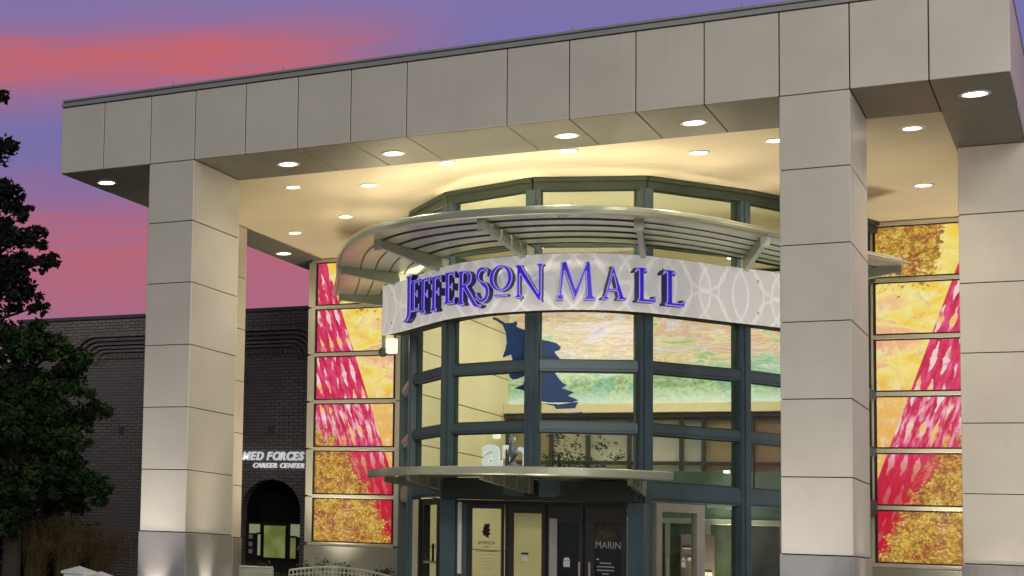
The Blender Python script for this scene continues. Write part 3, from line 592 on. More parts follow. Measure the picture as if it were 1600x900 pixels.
GLYPH = {"J":[[[[-0.032,-0.336],[0.027,-0.339],[0.155,-0.294],[0.273,-0.168],[0.285,-0.136],[0.286,-0.091],[0.295,-0.055],[0.296,1.009],[0.305,1.027],[0.357,1.073],[0.355,1.121],[0.082,1.123],[0.061,1.118],[0.061,1.073],[0.114,1.027],[0.123,1.009],[0.123,-0.027],[0.114,-0.055],[0.112,-0.109],[0.064,-0.203],[-0.018,-0.257],[-0.121,-0.264],[-0.121,-0.291],[-0.113,-0.3]]],[[[-0.023,-0.309],[0.018,-0.313],[0.027,-0.305],[0.045,-0.304],[0.055,-0.296],[0.073,-0.295],[0.145,-0.267],[0.245,-0.159],[0.258,-0.127],[0.26,-0.073],[0.268,-0.055],[0.268,1.018],[0.273,1.032],[0.331,1.082],[0.327,1.095],[0.1,1.095],[0.089,1.091],[0.145,1.032],[0.15,1.018],[0.15,-0.036],[0.142,-0.055],[0.14,-0.118],[0.095,-0.209],[0.073,-0.231],[0.036,-0.251],[0.009,-0.276],[-0.009,-0.285],[-0.055,-0.289],[-0.055,-0.293]]]],"E":[[[[-0.003,0.0],[0.018,-0.005],[0.482,-0.005],[0.503,0.0],[0.514,0.109],[0.523,0.136],[0.527,0.191],[0.518,0.195],[0.482,0.194],[0.473,0.186],[0.43,0.1],[0.418,0.088],[0.255,0.086],[0.236,0.096],[0.232,0.118],[0.234,0.5],[0.245,0.504],[0.355,0.503],[0.364,0.425],[0.409,0.425],[0.414,0.445],[0.414,0.636],[0.409,0.648],[0.361,0.645],[0.355,0.57],[0.245,0.568],[0.234,0.573],[0.233,0.9],[0.255,0.914],[0.418,0.912],[0.43,0.9],[0.479,0.8],[0.527,0.798],[0.53,0.809],[0.523,0.827],[0.523,0.864],[0.514,0.891],[0.514,0.927],[0.5,1.003],[0.082,1.004],[0.055,0.996],[-0.003,0.991],[-0.003,0.964],[0.064,0.904],[0.068,0.882],[0.068,0.109],[0.059,0.091],[-0.003,0.036]]],[[[0.025,0.027],[0.036,0.023],[0.464,0.023],[0.476,0.027],[0.478,0.064],[0.485,0.073],[0.486,0.127],[0.495,0.136],[0.491,0.157],[0.458,0.091],[0.427,0.06],[0.236,0.06],[0.205,0.091],[0.205,0.1],[0.205,0.509],[0.227,0.532],[0.364,0.532],[0.382,0.516],[0.386,0.527],[0.382,0.557],[0.364,0.541],[0.236,0.54],[0.227,0.541],[0.205,0.564],[0.205,0.909],[0.236,0.94],[0.427,0.94],[0.458,0.909],[0.491,0.843],[0.495,0.864],[0.486,0.873],[0.485,0.927],[0.478,0.936],[0.473,0.976],[0.091,0.977],[0.073,0.969],[0.034,0.964],[0.091,0.914],[0.095,0.9],[0.095,0.1],[0.091,0.086]]]],"F":[[[[-0.003,0.0],[0.018,-0.005],[0.282,-0.004],[0.293,0.0],[0.294,0.045],[0.241,0.091],[0.232,0.109],[0.232,0.491],[0.236,0.503],[0.245,0.504],[0.355,0.503],[0.361,0.427],[0.409,0.425],[0.414,0.436],[0.414,0.636],[0.412,0.645],[0.4,0.65],[0.361,0.645],[0.355,0.57],[0.245,0.568],[0.234,0.573],[0.233,0.9],[0.255,0.914],[0.418,0.912],[0.43,0.9],[0.479,0.8],[0.527,0.798],[0.53,0.809],[0.523,0.827],[0.523,0.864],[0.514,0.891],[0.514,0.927],[0.5,1.003],[0.082,1.004],[0.055,0.996],[-0.003,0.991],[-0.003,0.964],[0.064,0.904],[0.068,0.882],[0.068,0.109],[0.059,0.091],[-0.003,0.036]]],[[[0.025,0.027],[0.036,0.023],[0.255,0.023],[0.267,0.027],[0.264,0.041],[0.241,0.055],[0.205,0.091],[0.205,0.509],[0.227,0.532],[0.236,0.533],[0.364,0.532],[0.382,0.516],[0.386,0.545],[0.382,0.557],[0.364,0.541],[0.227,0.541],[0.205,0.564],[0.205,0.909],[0.236,0.94],[0.427,0.94],[0.458,0.909],[0.491,0.843],[0.495,0.864],[0.486,0.873],[0.485,0.927],[0.478,0.936],[0.473,0.976],[0.091,0.977],[0.073,0.969],[0.034,0.964],[0.091,0.914],[0.095,0.9],[0.095,0.1],[0.091,0.086]]]],"R":[[[[0.85,-0.136],[0.9,-0.141],[1.0,-0.112],[1.027,-0.095],[1.03,-0.073],[1.009,-0.052],[0.891,-0.048],[0.805,0.018],[0.609,0.277],[0.4,0.527],[0.409,0.539],[0.455,0.552],[0.504,0.582],[0.555,0.632],[0.585,0.682],[0.595,0.718],[0.595,0.809],[0.564,0.877],[0.504,0.936],[0.473,0.958],[0.436,0.976],[0.373,0.994],[0.3,1.0],[0.245,0.996],[0.218,1.004],[0.091,1.005],[0.055,0.996],[0.0,0.993],[-0.003,0.964],[0.059,0.909],[0.068,0.891],[0.068,0.118],[0.064,0.096],[-0.003,0.036],[-0.003,0.0],[0.018,-0.005],[0.282,-0.004],[0.293,0.0],[0.294,0.045],[0.241,0.091],[0.232,0.109],[0.232,0.464],[0.236,0.481],[0.264,0.459],[0.4,0.278],[0.677,-0.064],[0.718,-0.094],[0.745,-0.097],[0.773,-0.112]],[[0.236,0.597],[0.232,0.618],[0.233,0.9],[0.273,0.93],[0.3,0.93],[0.336,0.921],[0.382,0.894],[0.421,0.845],[0.441,0.782],[0.439,0.727],[0.412,0.664],[0.364,0.615],[0.327,0.6],[0.291,0.604],[0.264,0.596]]],[[[0.859,-0.109],[0.9,-0.113],[0.936,-0.096],[0.964,-0.095],[0.973,-0.086],[0.993,-0.082],[0.882,-0.076],[0.85,-0.055],[0.809,-0.015],[0.795,-0.009],[0.733,0.064],[0.731,0.073],[0.705,0.1],[0.704,0.109],[0.678,0.136],[0.649,0.182],[0.615,0.218],[0.582,0.268],[0.545,0.305],[0.5,0.368],[0.369,0.518],[0.369,0.536],[0.4,0.567],[0.445,0.578],[0.464,0.595],[0.495,0.609],[0.531,0.645],[0.558,0.691],[0.568,0.727],[0.567,0.809],[0.54,0.864],[0.495,0.909],[0.464,0.931],[0.427,0.949],[0.373,0.96],[0.364,0.967],[0.236,0.968],[0.209,0.977],[0.091,0.977],[0.073,0.969],[0.036,0.966],[0.041,0.955],[0.059,0.945],[0.091,0.914],[0.095,0.9],[0.095,0.1],[0.091,0.086],[0.025,0.027],[0.036,0.023],[0.255,0.023],[0.267,0.027],[0.264,0.041],[0.241,0.055],[0.209,0.086],[0.205,0.1],[0.205,0.482],[0.205,0.491],[0.227,0.513],[0.245,0.513],[0.291,0.468],[0.324,0.418],[0.422,0.3],[0.424,0.291],[0.458,0.255],[0.46,0.245],[0.495,0.209],[0.496,0.2],[0.531,0.164],[0.533,0.155],[0.567,0.118],[0.573,0.105],[0.609,0.068],[0.655,0.005],[0.691,-0.032],[0.7,-0.05],[0.727,-0.067],[0.755,-0.069],[0.782,-0.085]],[[0.227,0.569],[0.205,0.591],[0.205,0.6],[0.205,0.909],[0.241,0.945],[0.264,0.959],[0.309,0.959],[0.318,0.951],[0.345,0.949],[0.391,0.922],[0.449,0.855],[0.451,0.836],[0.467,0.8],[0.467,0.718],[0.44,0.655],[0.373,0.587],[0.336,0.569],[0.318,0.569],[0.3,0.577],[0.282,0.569]]]],"S":[[[[0.268,-0.055],[0.327,-0.059],[0.382,-0.048],[0.455,-0.012],[0.509,0.034],[0.539,0.073],[0.576,0.145],[0.595,0.245],[0.585,0.336],[0.576,0.364],[0.539,0.436],[0.505,0.482],[0.445,0.53],[0.391,0.557],[0.218,0.615],[0.188,0.645],[0.161,0.7],[0.161,0.782],[0.17,0.809],[0.191,0.84],[0.227,0.876],[0.264,0.894],[0.318,0.904],[0.391,0.885],[0.422,0.864],[0.457,0.818],[0.461,0.727],[0.482,0.723],[0.512,0.727],[0.512,0.945],[0.455,0.952],[0.4,0.994],[0.355,1.012],[0.3,1.023],[0.218,1.012],[0.173,0.994],[0.141,0.973],[0.091,0.922],[0.07,0.891],[0.041,0.8],[0.041,0.745],[0.052,0.7],[0.1,0.614],[0.127,0.588],[0.186,0.555],[0.277,0.464],[0.296,0.436],[0.395,0.382],[0.439,0.309],[0.45,0.264],[0.45,0.227],[0.439,0.182],[0.412,0.127],[0.373,0.088],[0.309,0.059],[0.236,0.061],[0.178,0.091],[0.136,0.132],[0.103,0.191],[0.079,0.209],[0.075,0.273],[0.055,0.277],[0.034,0.273],[0.034,0.045],[0.064,0.041],[0.082,0.054],[0.123,0.009],[0.182,-0.03],[0.227,-0.048]]],[[[0.277,-0.027],[0.318,-0.032],[0.336,-0.024],[0.373,-0.022],[0.45,0.018],[0.513,0.082],[0.549,0.155],[0.551,0.182],[0.558,0.191],[0.56,0.236],[0.568,0.255],[0.56,0.273],[0.558,0.327],[0.551,0.336],[0.549,0.355],[0.513,0.427],[0.487,0.455],[0.482,0.468],[0.436,0.504],[0.382,0.531],[0.364,0.533],[0.355,0.54],[0.282,0.56],[0.255,0.576],[0.209,0.587],[0.16,0.636],[0.133,0.691],[0.132,0.782],[0.142,0.818],[0.164,0.85],[0.214,0.9],[0.255,0.922],[0.327,0.932],[0.4,0.913],[0.432,0.891],[0.464,0.859],[0.473,0.841],[0.484,0.836],[0.486,0.909],[0.482,0.922],[0.445,0.924],[0.391,0.967],[0.373,0.969],[0.345,0.985],[0.309,0.987],[0.291,0.995],[0.2,0.976],[0.155,0.949],[0.118,0.914],[0.096,0.882],[0.078,0.836],[0.076,0.809],[0.068,0.791],[0.069,0.745],[0.076,0.736],[0.078,0.709],[0.127,0.623],[0.164,0.596],[0.191,0.585],[0.323,0.455],[0.4,0.413],[0.431,0.382],[0.467,0.318],[0.469,0.291],[0.476,0.282],[0.477,0.218],[0.469,0.2],[0.467,0.173],[0.44,0.118],[0.386,0.064],[0.318,0.032],[0.227,0.033],[0.173,0.06],[0.109,0.123],[0.073,0.177],[0.064,0.184],[0.059,0.173],[0.059,0.091],[0.064,0.08],[0.073,0.085],[0.091,0.085],[0.118,0.059],[0.132,0.036],[0.191,-0.004],[0.236,-0.022]]]],"O":[[[[0.152,0.027],[0.173,0.023],[0.664,0.023],[0.675,0.027],[0.677,0.082],[0.675,0.091],[0.664,0.095],[0.164,0.095],[0.155,0.093],[0.15,0.082]],[[0.377,0.182],[0.445,0.177],[0.545,0.197],[0.627,0.233],[0.686,0.273],[0.745,0.332],[0.776,0.373],[0.812,0.445],[0.841,0.555],[0.841,0.645],[0.83,0.7],[0.812,0.755],[0.776,0.827],[0.745,0.868],[0.686,0.927],[0.627,0.967],[0.545,1.003],[0.445,1.023],[0.391,1.023],[0.373,1.015],[0.327,1.012],[0.245,0.985],[0.178,0.945],[0.114,0.891],[0.061,0.818],[0.024,0.745],[0.005,0.673],[-0.0,0.6],[0.005,0.527],[0.015,0.482],[0.061,0.382],[0.109,0.314],[0.182,0.252],[0.245,0.215],[0.327,0.188]],[[0.391,0.261],[0.355,0.27],[0.3,0.297],[0.224,0.373],[0.188,0.445],[0.17,0.5],[0.159,0.555],[0.159,0.645],[0.188,0.755],[0.232,0.836],[0.296,0.9],[0.355,0.93],[0.4,0.941],[0.445,0.941],[0.509,0.921],[0.555,0.894],[0.621,0.818],[0.657,0.745],[0.676,0.673],[0.677,0.536],[0.657,0.455],[0.621,0.382],[0.564,0.314],[0.509,0.279],[0.455,0.261]]],[[[0.178,0.055],[0.191,0.05],[0.636,0.05],[0.649,0.055],[0.649,0.064],[0.636,0.068],[0.191,0.068],[0.178,0.064]],[[0.386,0.209],[0.436,0.205],[0.455,0.213],[0.5,0.215],[0.509,0.222],[0.536,0.224],[0.618,0.26],[0.677,0.3],[0.718,0.341],[0.724,0.355],[0.749,0.382],[0.785,0.455],[0.787,0.473],[0.804,0.509],[0.805,0.545],[0.814,0.564],[0.814,0.636],[0.805,0.655],[0.804,0.691],[0.796,0.7],[0.785,0.745],[0.749,0.818],[0.724,0.845],[0.718,0.859],[0.673,0.904],[0.618,0.94],[0.564,0.967],[0.509,0.978],[0.5,0.985],[0.455,0.987],[0.436,0.995],[0.336,0.985],[0.327,0.978],[0.255,0.958],[0.218,0.933],[0.191,0.922],[0.155,0.887],[0.141,0.882],[0.087,0.809],[0.051,0.736],[0.032,0.664],[0.032,0.536],[0.04,0.518],[0.042,0.491],[0.087,0.391],[0.131,0.336],[0.133,0.327],[0.191,0.278],[0.218,0.267],[0.255,0.242],[0.273,0.24],[0.336,0.215]],[[0.382,0.233],[0.373,0.24],[0.345,0.242],[0.291,0.269],[0.196,0.364],[0.16,0.436],[0.158,0.455],[0.142,0.491],[0.14,0.527],[0.132,0.545],[0.133,0.664],[0.14,0.673],[0.142,0.709],[0.149,0.718],[0.16,0.764],[0.196,0.836],[0.286,0.927],[0.345,0.958],[0.373,0.96],[0.382,0.967],[0.464,0.967],[0.473,0.96],[0.518,0.949],[0.564,0.922],[0.618,0.868],[0.624,0.855],[0.649,0.827],[0.685,0.755],[0.687,0.736],[0.695,0.727],[0.696,0.691],[0.704,0.682],[0.704,0.518],[0.696,0.509],[0.695,0.473],[0.687,0.464],[0.685,0.445],[0.649,0.373],[0.624,0.345],[0.618,0.332],[0.568,0.282],[0.518,0.251],[0.5,0.249],[0.464,0.233]]]],"N":[[[[0.859,-0.136],[0.873,-0.145],[0.877,-0.127],[0.876,-0.045],[0.855,-0.009],[0.873,-0.003],[0.877,0.009],[0.877,0.891],[0.882,0.903],[0.948,0.955],[0.948,0.991],[0.891,0.996],[0.864,1.004],[0.791,1.004],[0.764,0.996],[0.718,0.993],[0.714,0.982],[0.715,0.955],[0.768,0.909],[0.777,0.891],[0.777,0.155],[0.773,0.128],[0.761,0.136],[0.748,0.164],[0.697,0.236],[0.548,0.482],[0.497,0.555],[0.485,0.582],[0.27,0.918],[0.261,0.936],[0.268,0.964],[0.266,0.991],[0.173,1.005],[0.109,1.004],[0.082,0.996],[0.01,0.991],[0.085,0.882],[0.095,0.855],[0.095,0.109],[0.086,0.091],[0.033,0.045],[0.034,0.0],[0.055,-0.005],[0.255,-0.004],[0.266,0.0],[0.267,0.045],[0.2,0.097],[0.196,0.109],[0.195,0.682],[0.2,0.709],[0.239,0.664],[0.279,0.6],[0.348,0.509],[0.388,0.445],[0.761,-0.082]]],[[[0.832,-0.091],[0.845,-0.095],[0.85,-0.082],[0.849,-0.055],[0.824,-0.018],[0.823,-0.009],[0.824,0.0],[0.849,0.027],[0.85,0.036],[0.85,0.9],[0.855,0.914],[0.886,0.936],[0.911,0.964],[0.873,0.969],[0.855,0.977],[0.791,0.976],[0.782,0.969],[0.743,0.964],[0.8,0.914],[0.805,0.9],[0.805,0.127],[0.8,0.114],[0.782,0.096],[0.773,0.095],[0.764,0.096],[0.733,0.127],[0.722,0.155],[0.669,0.227],[0.658,0.255],[0.624,0.3],[0.613,0.327],[0.533,0.445],[0.522,0.473],[0.469,0.545],[0.458,0.573],[0.424,0.618],[0.413,0.645],[0.333,0.764],[0.322,0.791],[0.269,0.864],[0.258,0.891],[0.233,0.927],[0.233,0.955],[0.239,0.964],[0.191,0.969],[0.173,0.977],[0.109,0.976],[0.1,0.969],[0.064,0.966],[0.069,0.945],[0.113,0.891],[0.123,0.864],[0.123,0.1],[0.118,0.086],[0.077,0.045],[0.06,0.036],[0.06,0.027],[0.073,0.023],[0.227,0.023],[0.24,0.027],[0.24,0.036],[0.186,0.073],[0.169,0.091],[0.168,0.1],[0.168,0.709],[0.169,0.718],[0.191,0.74],[0.209,0.74],[0.267,0.673],[0.305,0.609],[0.376,0.518],[0.415,0.455],[0.44,0.427],[0.478,0.364],[0.504,0.336],[0.587,0.209],[0.613,0.182],[0.651,0.118],[0.676,0.091],[0.76,-0.036],[0.791,-0.067],[0.818,-0.078]]]],"M":[[[[-0.012,0.0],[0.009,-0.005],[0.209,-0.004],[0.221,0.0],[0.221,0.045],[0.197,0.064],[0.197,0.073],[0.221,0.1],[0.221,0.136],[0.164,0.143],[0.159,0.191],[0.168,0.218],[0.168,0.264],[0.186,0.364],[0.186,0.418],[0.195,0.445],[0.205,0.573],[0.214,0.6],[0.214,0.645],[0.223,0.673],[0.223,0.727],[0.232,0.755],[0.236,0.811],[0.248,0.809],[0.321,0.627],[0.333,0.582],[0.494,0.191],[0.509,0.145],[0.506,0.109],[0.542,0.045],[0.564,0.028],[0.621,0.1],[0.724,0.382],[0.785,0.527],[0.797,0.573],[0.812,0.6],[0.824,0.645],[0.857,0.718],[0.87,0.764],[0.882,0.786],[0.891,0.79],[0.896,0.564],[0.904,0.536],[0.905,0.318],[0.914,0.291],[0.914,0.127],[0.905,0.109],[0.843,0.055],[0.843,0.0],[0.864,-0.005],[1.182,-0.004],[1.193,0.0],[1.193,0.055],[1.118,0.106],[1.105,0.136],[1.104,0.209],[1.096,0.236],[1.095,0.309],[1.086,0.336],[1.086,0.409],[1.077,0.436],[1.077,0.509],[1.068,0.536],[1.068,0.609],[1.059,0.636],[1.059,0.709],[1.05,0.736],[1.05,0.809],[1.041,0.836],[1.041,0.909],[1.032,0.936],[1.032,1.009],[1.023,1.036],[1.018,1.093],[0.891,1.095],[0.879,1.091],[0.877,1.064],[0.886,1.027],[0.876,0.991],[0.606,0.373],[0.603,0.355],[0.591,0.333],[0.582,0.328],[0.303,1.091],[0.282,1.095],[0.137,1.091],[0.148,1.045],[0.141,1.027],[0.141,0.945],[0.132,0.918],[0.132,0.836],[0.123,0.809],[0.123,0.727],[0.114,0.7],[0.114,0.618],[0.105,0.591],[0.104,0.5],[0.096,0.473],[0.095,0.391],[0.086,0.364],[0.077,0.173],[0.064,0.143],[-0.012,0.136],[-0.012,0.1],[0.018,0.073],[-0.012,0.045]]],[[[0.016,0.027],[0.027,0.023],[0.182,0.023],[0.193,0.027],[0.169,0.055],[0.168,0.064],[0.169,0.082],[0.193,0.109],[0.155,0.115],[0.133,0.136],[0.132,0.2],[0.14,0.218],[0.142,0.282],[0.149,0.291],[0.151,0.355],[0.158,0.364],[0.16,0.436],[0.167,0.445],[0.169,0.509],[0.176,0.518],[0.177,0.582],[0.185,0.6],[0.187,0.664],[0.195,0.673],[0.195,0.736],[0.204,0.755],[0.205,0.818],[0.227,0.84],[0.236,0.841],[0.255,0.84],[0.276,0.818],[0.278,0.8],[0.295,0.773],[0.296,0.755],[0.313,0.727],[0.315,0.709],[0.349,0.636],[0.36,0.591],[0.376,0.564],[0.378,0.545],[0.395,0.518],[0.396,0.5],[0.413,0.473],[0.415,0.455],[0.431,0.427],[0.433,0.409],[0.449,0.382],[0.451,0.364],[0.467,0.336],[0.469,0.318],[0.485,0.291],[0.487,0.273],[0.504,0.245],[0.505,0.227],[0.522,0.2],[0.524,0.182],[0.54,0.155],[0.533,0.118],[0.564,0.07],[0.595,0.109],[0.596,0.127],[0.613,0.155],[0.624,0.2],[0.64,0.227],[0.642,0.245],[0.658,0.273],[0.669,0.318],[0.685,0.345],[0.696,0.391],[0.731,0.464],[0.742,0.509],[0.758,0.536],[0.76,0.555],[0.785,0.609],[0.796,0.655],[0.831,0.727],[0.842,0.773],[0.855,0.795],[0.882,0.822],[0.905,0.818],[0.922,0.8],[0.923,0.791],[0.923,0.573],[0.932,0.545],[0.932,0.327],[0.941,0.3],[0.941,0.118],[0.936,0.105],[0.869,0.036],[0.869,0.027],[0.882,0.023],[1.155,0.023],[1.167,0.027],[1.164,0.041],[1.105,0.082],[1.078,0.118],[1.077,0.2],[1.068,0.227],[1.068,0.3],[1.059,0.327],[1.059,0.4],[1.05,0.427],[1.05,0.5],[1.041,0.527],[1.041,0.6],[1.032,0.627],[1.032,0.7],[1.023,0.727],[1.023,0.8],[1.014,0.827],[1.014,0.9],[1.005,0.927],[1.005,1.0],[0.996,1.018],[0.991,1.067],[0.918,1.068],[0.907,1.064],[0.913,1.055],[0.914,1.018],[0.904,0.982],[0.878,0.936],[0.876,0.918],[0.851,0.873],[0.849,0.855],[0.824,0.809],[0.822,0.791],[0.769,0.682],[0.767,0.664],[0.742,0.618],[0.74,0.6],[0.715,0.555],[0.713,0.536],[0.687,0.491],[0.685,0.473],[0.633,0.364],[0.631,0.345],[0.618,0.323],[0.591,0.296],[0.582,0.295],[0.573,0.296],[0.551,0.318],[0.549,0.336],[0.524,0.391],[0.504,0.464],[0.487,0.491],[0.467,0.564],[0.451,0.591],[0.422,0.691],[0.405,0.718],[0.404,0.736],[0.378,0.791],[0.358,0.864],[0.342,0.891],[0.322,0.964],[0.305,0.991],[0.285,1.064],[0.273,1.068],[0.191,1.068],[0.178,1.064],[0.176,1.036],[0.168,1.018],[0.167,0.927],[0.159,0.909],[0.158,0.818],[0.15,0.8],[0.15,0.718],[0.141,0.691],[0.141,0.609],[0.132,0.582],[0.132,0.491],[0.123,0.464],[0.123,0.382],[0.114,0.355],[0.114,0.273],[0.105,0.245],[0.104,0.155],[0.095,0.136],[0.073,0.115],[0.016,0.109],[0.045,0.086],[0.05,0.073],[0.049,0.064]]]],"A":[[[[-0.003,0.0],[0.018,-0.005],[0.255,-0.003],[0.257,0.045],[0.245,0.058],[0.2,0.079],[0.191,0.091],[0.243,0.255],[0.264,0.259],[0.573,0.257],[0.585,0.236],[0.588,0.209],[0.622,0.1],[0.613,0.082],[0.561,0.045],[0.564,-0.003],[0.918,-0.005],[0.939,0.0],[0.941,0.036],[0.931,0.055],[0.836,0.094],[0.807,0.1],[0.585,0.655],[0.561,0.7],[0.503,0.855],[0.479,0.9],[0.439,1.009],[0.418,1.045],[0.361,1.018],[0.376,0.973],[0.376,0.936],[0.343,0.845],[0.339,0.818],[0.297,0.7],[0.294,0.673],[0.243,0.527],[0.239,0.5],[0.197,0.382],[0.194,0.355],[0.112,0.1],[0.073,0.094],[0.005,0.055],[-0.004,0.036]],[[0.282,0.332],[0.273,0.336],[0.279,0.364],[0.357,0.591],[0.361,0.618],[0.416,0.782],[0.427,0.784],[0.503,0.527],[0.533,0.4],[0.548,0.364],[0.548,0.336],[0.536,0.332]]],[[[0.025,0.027],[0.036,0.023],[0.218,0.023],[0.23,0.027],[0.218,0.04],[0.186,0.055],[0.16,0.082],[0.159,0.091],[0.178,0.155],[0.185,0.164],[0.187,0.182],[0.195,0.191],[0.196,0.209],[0.204,0.218],[0.205,0.236],[0.213,0.245],[0.215,0.264],[0.236,0.285],[0.245,0.286],[0.582,0.285],[0.604,0.264],[0.613,0.245],[0.615,0.218],[0.631,0.182],[0.633,0.155],[0.65,0.109],[0.649,0.082],[0.623,0.055],[0.605,0.045],[0.591,0.025],[0.891,0.023],[0.911,0.027],[0.827,0.067],[0.8,0.069],[0.778,0.091],[0.776,0.109],[0.76,0.136],[0.758,0.155],[0.742,0.182],[0.74,0.2],[0.724,0.227],[0.722,0.245],[0.696,0.291],[0.695,0.309],[0.678,0.336],[0.676,0.355],[0.66,0.382],[0.658,0.4],[0.642,0.427],[0.64,0.445],[0.615,0.491],[0.613,0.509],[0.596,0.536],[0.595,0.555],[0.578,0.582],[0.576,0.6],[0.56,0.627],[0.558,0.645],[0.533,0.691],[0.531,0.709],[0.515,0.736],[0.513,0.755],[0.496,0.782],[0.495,0.8],[0.478,0.827],[0.476,0.845],[0.451,0.891],[0.449,0.909],[0.433,0.936],[0.431,0.955],[0.414,0.982],[0.409,1.004],[0.396,1.0],[0.396,0.991],[0.405,0.982],[0.404,0.927],[0.369,0.836],[0.367,0.809],[0.36,0.8],[0.358,0.782],[0.324,0.691],[0.322,0.664],[0.315,0.655],[0.313,0.636],[0.305,0.627],[0.304,0.609],[0.269,0.518],[0.267,0.491],[0.26,0.482],[0.258,0.464],[0.224,0.373],[0.222,0.345],[0.215,0.336],[0.213,0.318],[0.178,0.227],[0.176,0.2],[0.169,0.191],[0.14,0.091],[0.118,0.069],[0.082,0.067],[0.045,0.049]],[[0.264,0.305],[0.242,0.327],[0.242,0.345],[0.249,0.355],[0.251,0.373],[0.258,0.382],[0.26,0.4],[0.267,0.409],[0.269,0.427],[0.276,0.436],[0.278,0.455],[0.285,0.464],[0.287,0.482],[0.295,0.491],[0.296,0.509],[0.331,0.6],[0.333,0.627],[0.34,0.636],[0.387,0.791],[0.409,0.813],[0.436,0.813],[0.458,0.791],[0.46,0.764],[0.476,0.727],[0.478,0.7],[0.495,0.664],[0.496,0.636],[0.504,0.627],[0.515,0.573],[0.531,0.536],[0.542,0.473],[0.549,0.464],[0.56,0.409],[0.576,0.373],[0.576,0.327],[0.555,0.305],[0.545,0.305]]]],"L":[[[[0.025,0.0],[0.045,-0.005],[0.7,-0.005],[0.721,0.0],[0.732,0.1],[0.75,0.182],[0.745,0.193],[0.696,0.191],[0.648,0.1],[0.636,0.096],[0.3,0.095],[0.279,0.1],[0.277,0.891],[0.282,0.903],[0.3,0.912],[0.318,0.912],[0.355,0.895],[0.391,0.843],[0.409,0.843],[0.421,0.855],[0.412,0.927],[0.391,0.948],[0.361,0.964],[0.355,0.993],[0.291,0.996],[0.255,1.005],[0.109,1.004],[0.082,0.996],[0.027,0.993],[0.021,0.964],[-0.027,0.931],[-0.057,0.873],[-0.057,0.855],[-0.036,0.841],[-0.025,0.845],[0.014,0.891],[0.036,0.903],[0.082,0.912],[0.095,0.891],[0.095,0.109],[0.077,0.082],[0.024,0.045]]],[[[0.052,0.027],[0.064,0.023],[0.682,0.023],[0.695,0.027],[0.696,0.055],[0.704,0.064],[0.705,0.118],[0.713,0.127],[0.709,0.157],[0.676,0.091],[0.655,0.069],[0.282,0.068],[0.273,0.069],[0.251,0.091],[0.25,0.9],[0.251,0.909],[0.268,0.927],[0.291,0.94],[0.327,0.94],[0.336,0.933],[0.345,0.934],[0.327,0.967],[0.273,0.969],[0.255,0.977],[0.109,0.976],[0.1,0.969],[0.055,0.967],[0.034,0.936],[0.045,0.933],[0.055,0.94],[0.091,0.94],[0.122,0.909],[0.123,0.9],[0.123,0.1],[0.118,0.086]]]]}
LETTERS = [('J',-8.518,5.944,-8.304,5.702,7.34,8.168),('E',-8.322,5.723,-8.027,5.398,7.296,8.018),('F',-7.992,5.359,-7.664,5.014,7.185,7.986),('F',-7.634,4.985,-7.313,4.713,7.175,7.965),('E',-7.233,4.654,-6.944,4.463,7.27,7.986),('R',-6.868,4.418,-6.276,4.147,7.205,7.966),('S',-6.413,4.196,-6.102,4.098,7.244,7.992),('O',-6.102,4.098,-5.603,4.018,7.294,7.994),('N',-5.563,4.015,-4.957,4.005,7.25,7.969),('M',-4.716,4.038,-3.993,4.278,7.175,7.987),('A',-3.887,4.334,-3.465,4.635,7.187,7.908),('L',-3.334,4.755,-3.007,5.125,7.171,7.902),('L',-2.906,5.261,-2.575,5.759,7.146,7.906)]
for ch, ax, ay, bx_, by_, z0, z1 in LETTERS:
    outer, inner = GLYPH[ch]
    xs = [p[0] for c in outer for p in c]; top = max(p[1] for c in outer for p in c); bot = 0
    if ch == 'J': lo = .04
    else: lo = min(xs)
    hi = max(xs)
    L = math.hypot(bx_-ax, by_-ay); t_ = ((bx_-ax)/L, (by_-ay)/L); n_ = (t_[1], -t_[0])
    kx = L/(hi-lo); kz = (z1-z0)/(top-bot)
    f = lambda loops: [[((x-lo)*kx, z0+y*kz) for x, y in c] for c in loops]
    p = (ax, ay, 0)
    me = place_flat(flat_fill(f(outer), .075, 'letter'), (ax-n_[0]*.085, ay-n_[1]*.085, 0), t_, n_)
    lt = link('letter', me, M_navy, sign)
    me = place_flat(flat_fill(f(outer), .004, 'letter_edge'), (ax-n_[0]*.004, ay-n_[1]*.004, 0), t_, n_); link('letter_edge', me, M_lilac, lt)
    me = place_flat(flat_fill(f(inner), .004, 'letter_face'), (ax+n_[0]*.005, ay+n_[1]*.005, 0), t_, n_); link('letter_face', me, M_purple, lt)
# floodlight at the left end of the sign, on its post
fl = thing('floodlight', (-9.75, 8.0, 6.9), 'white box floodlight with dark disc below the left end of the sign band', 'floodlight')
B().box(-9.67,-9.44,7.95,8.15,6.64,7.0,.015).put('housing', emit('floodlight_white', (1,.97,.82,1), .8), fl)
dk = B().cyl((0,0), .12, -.03, .03, 16).put('disc', M_green, fl, loc=(-9.74, 7.95, 6.66)); dk.rotation_euler = (R(90), 0, R(70))
B().box(-9.79,-9.69,8.0,8.1,6.72,7.80,.01).put('post', M_cream, fl)
B().beam((-9.74,8.05,7.76), (-9.05,7.8,7.76), .07, .1).put('post_arm', M_cream, fl)

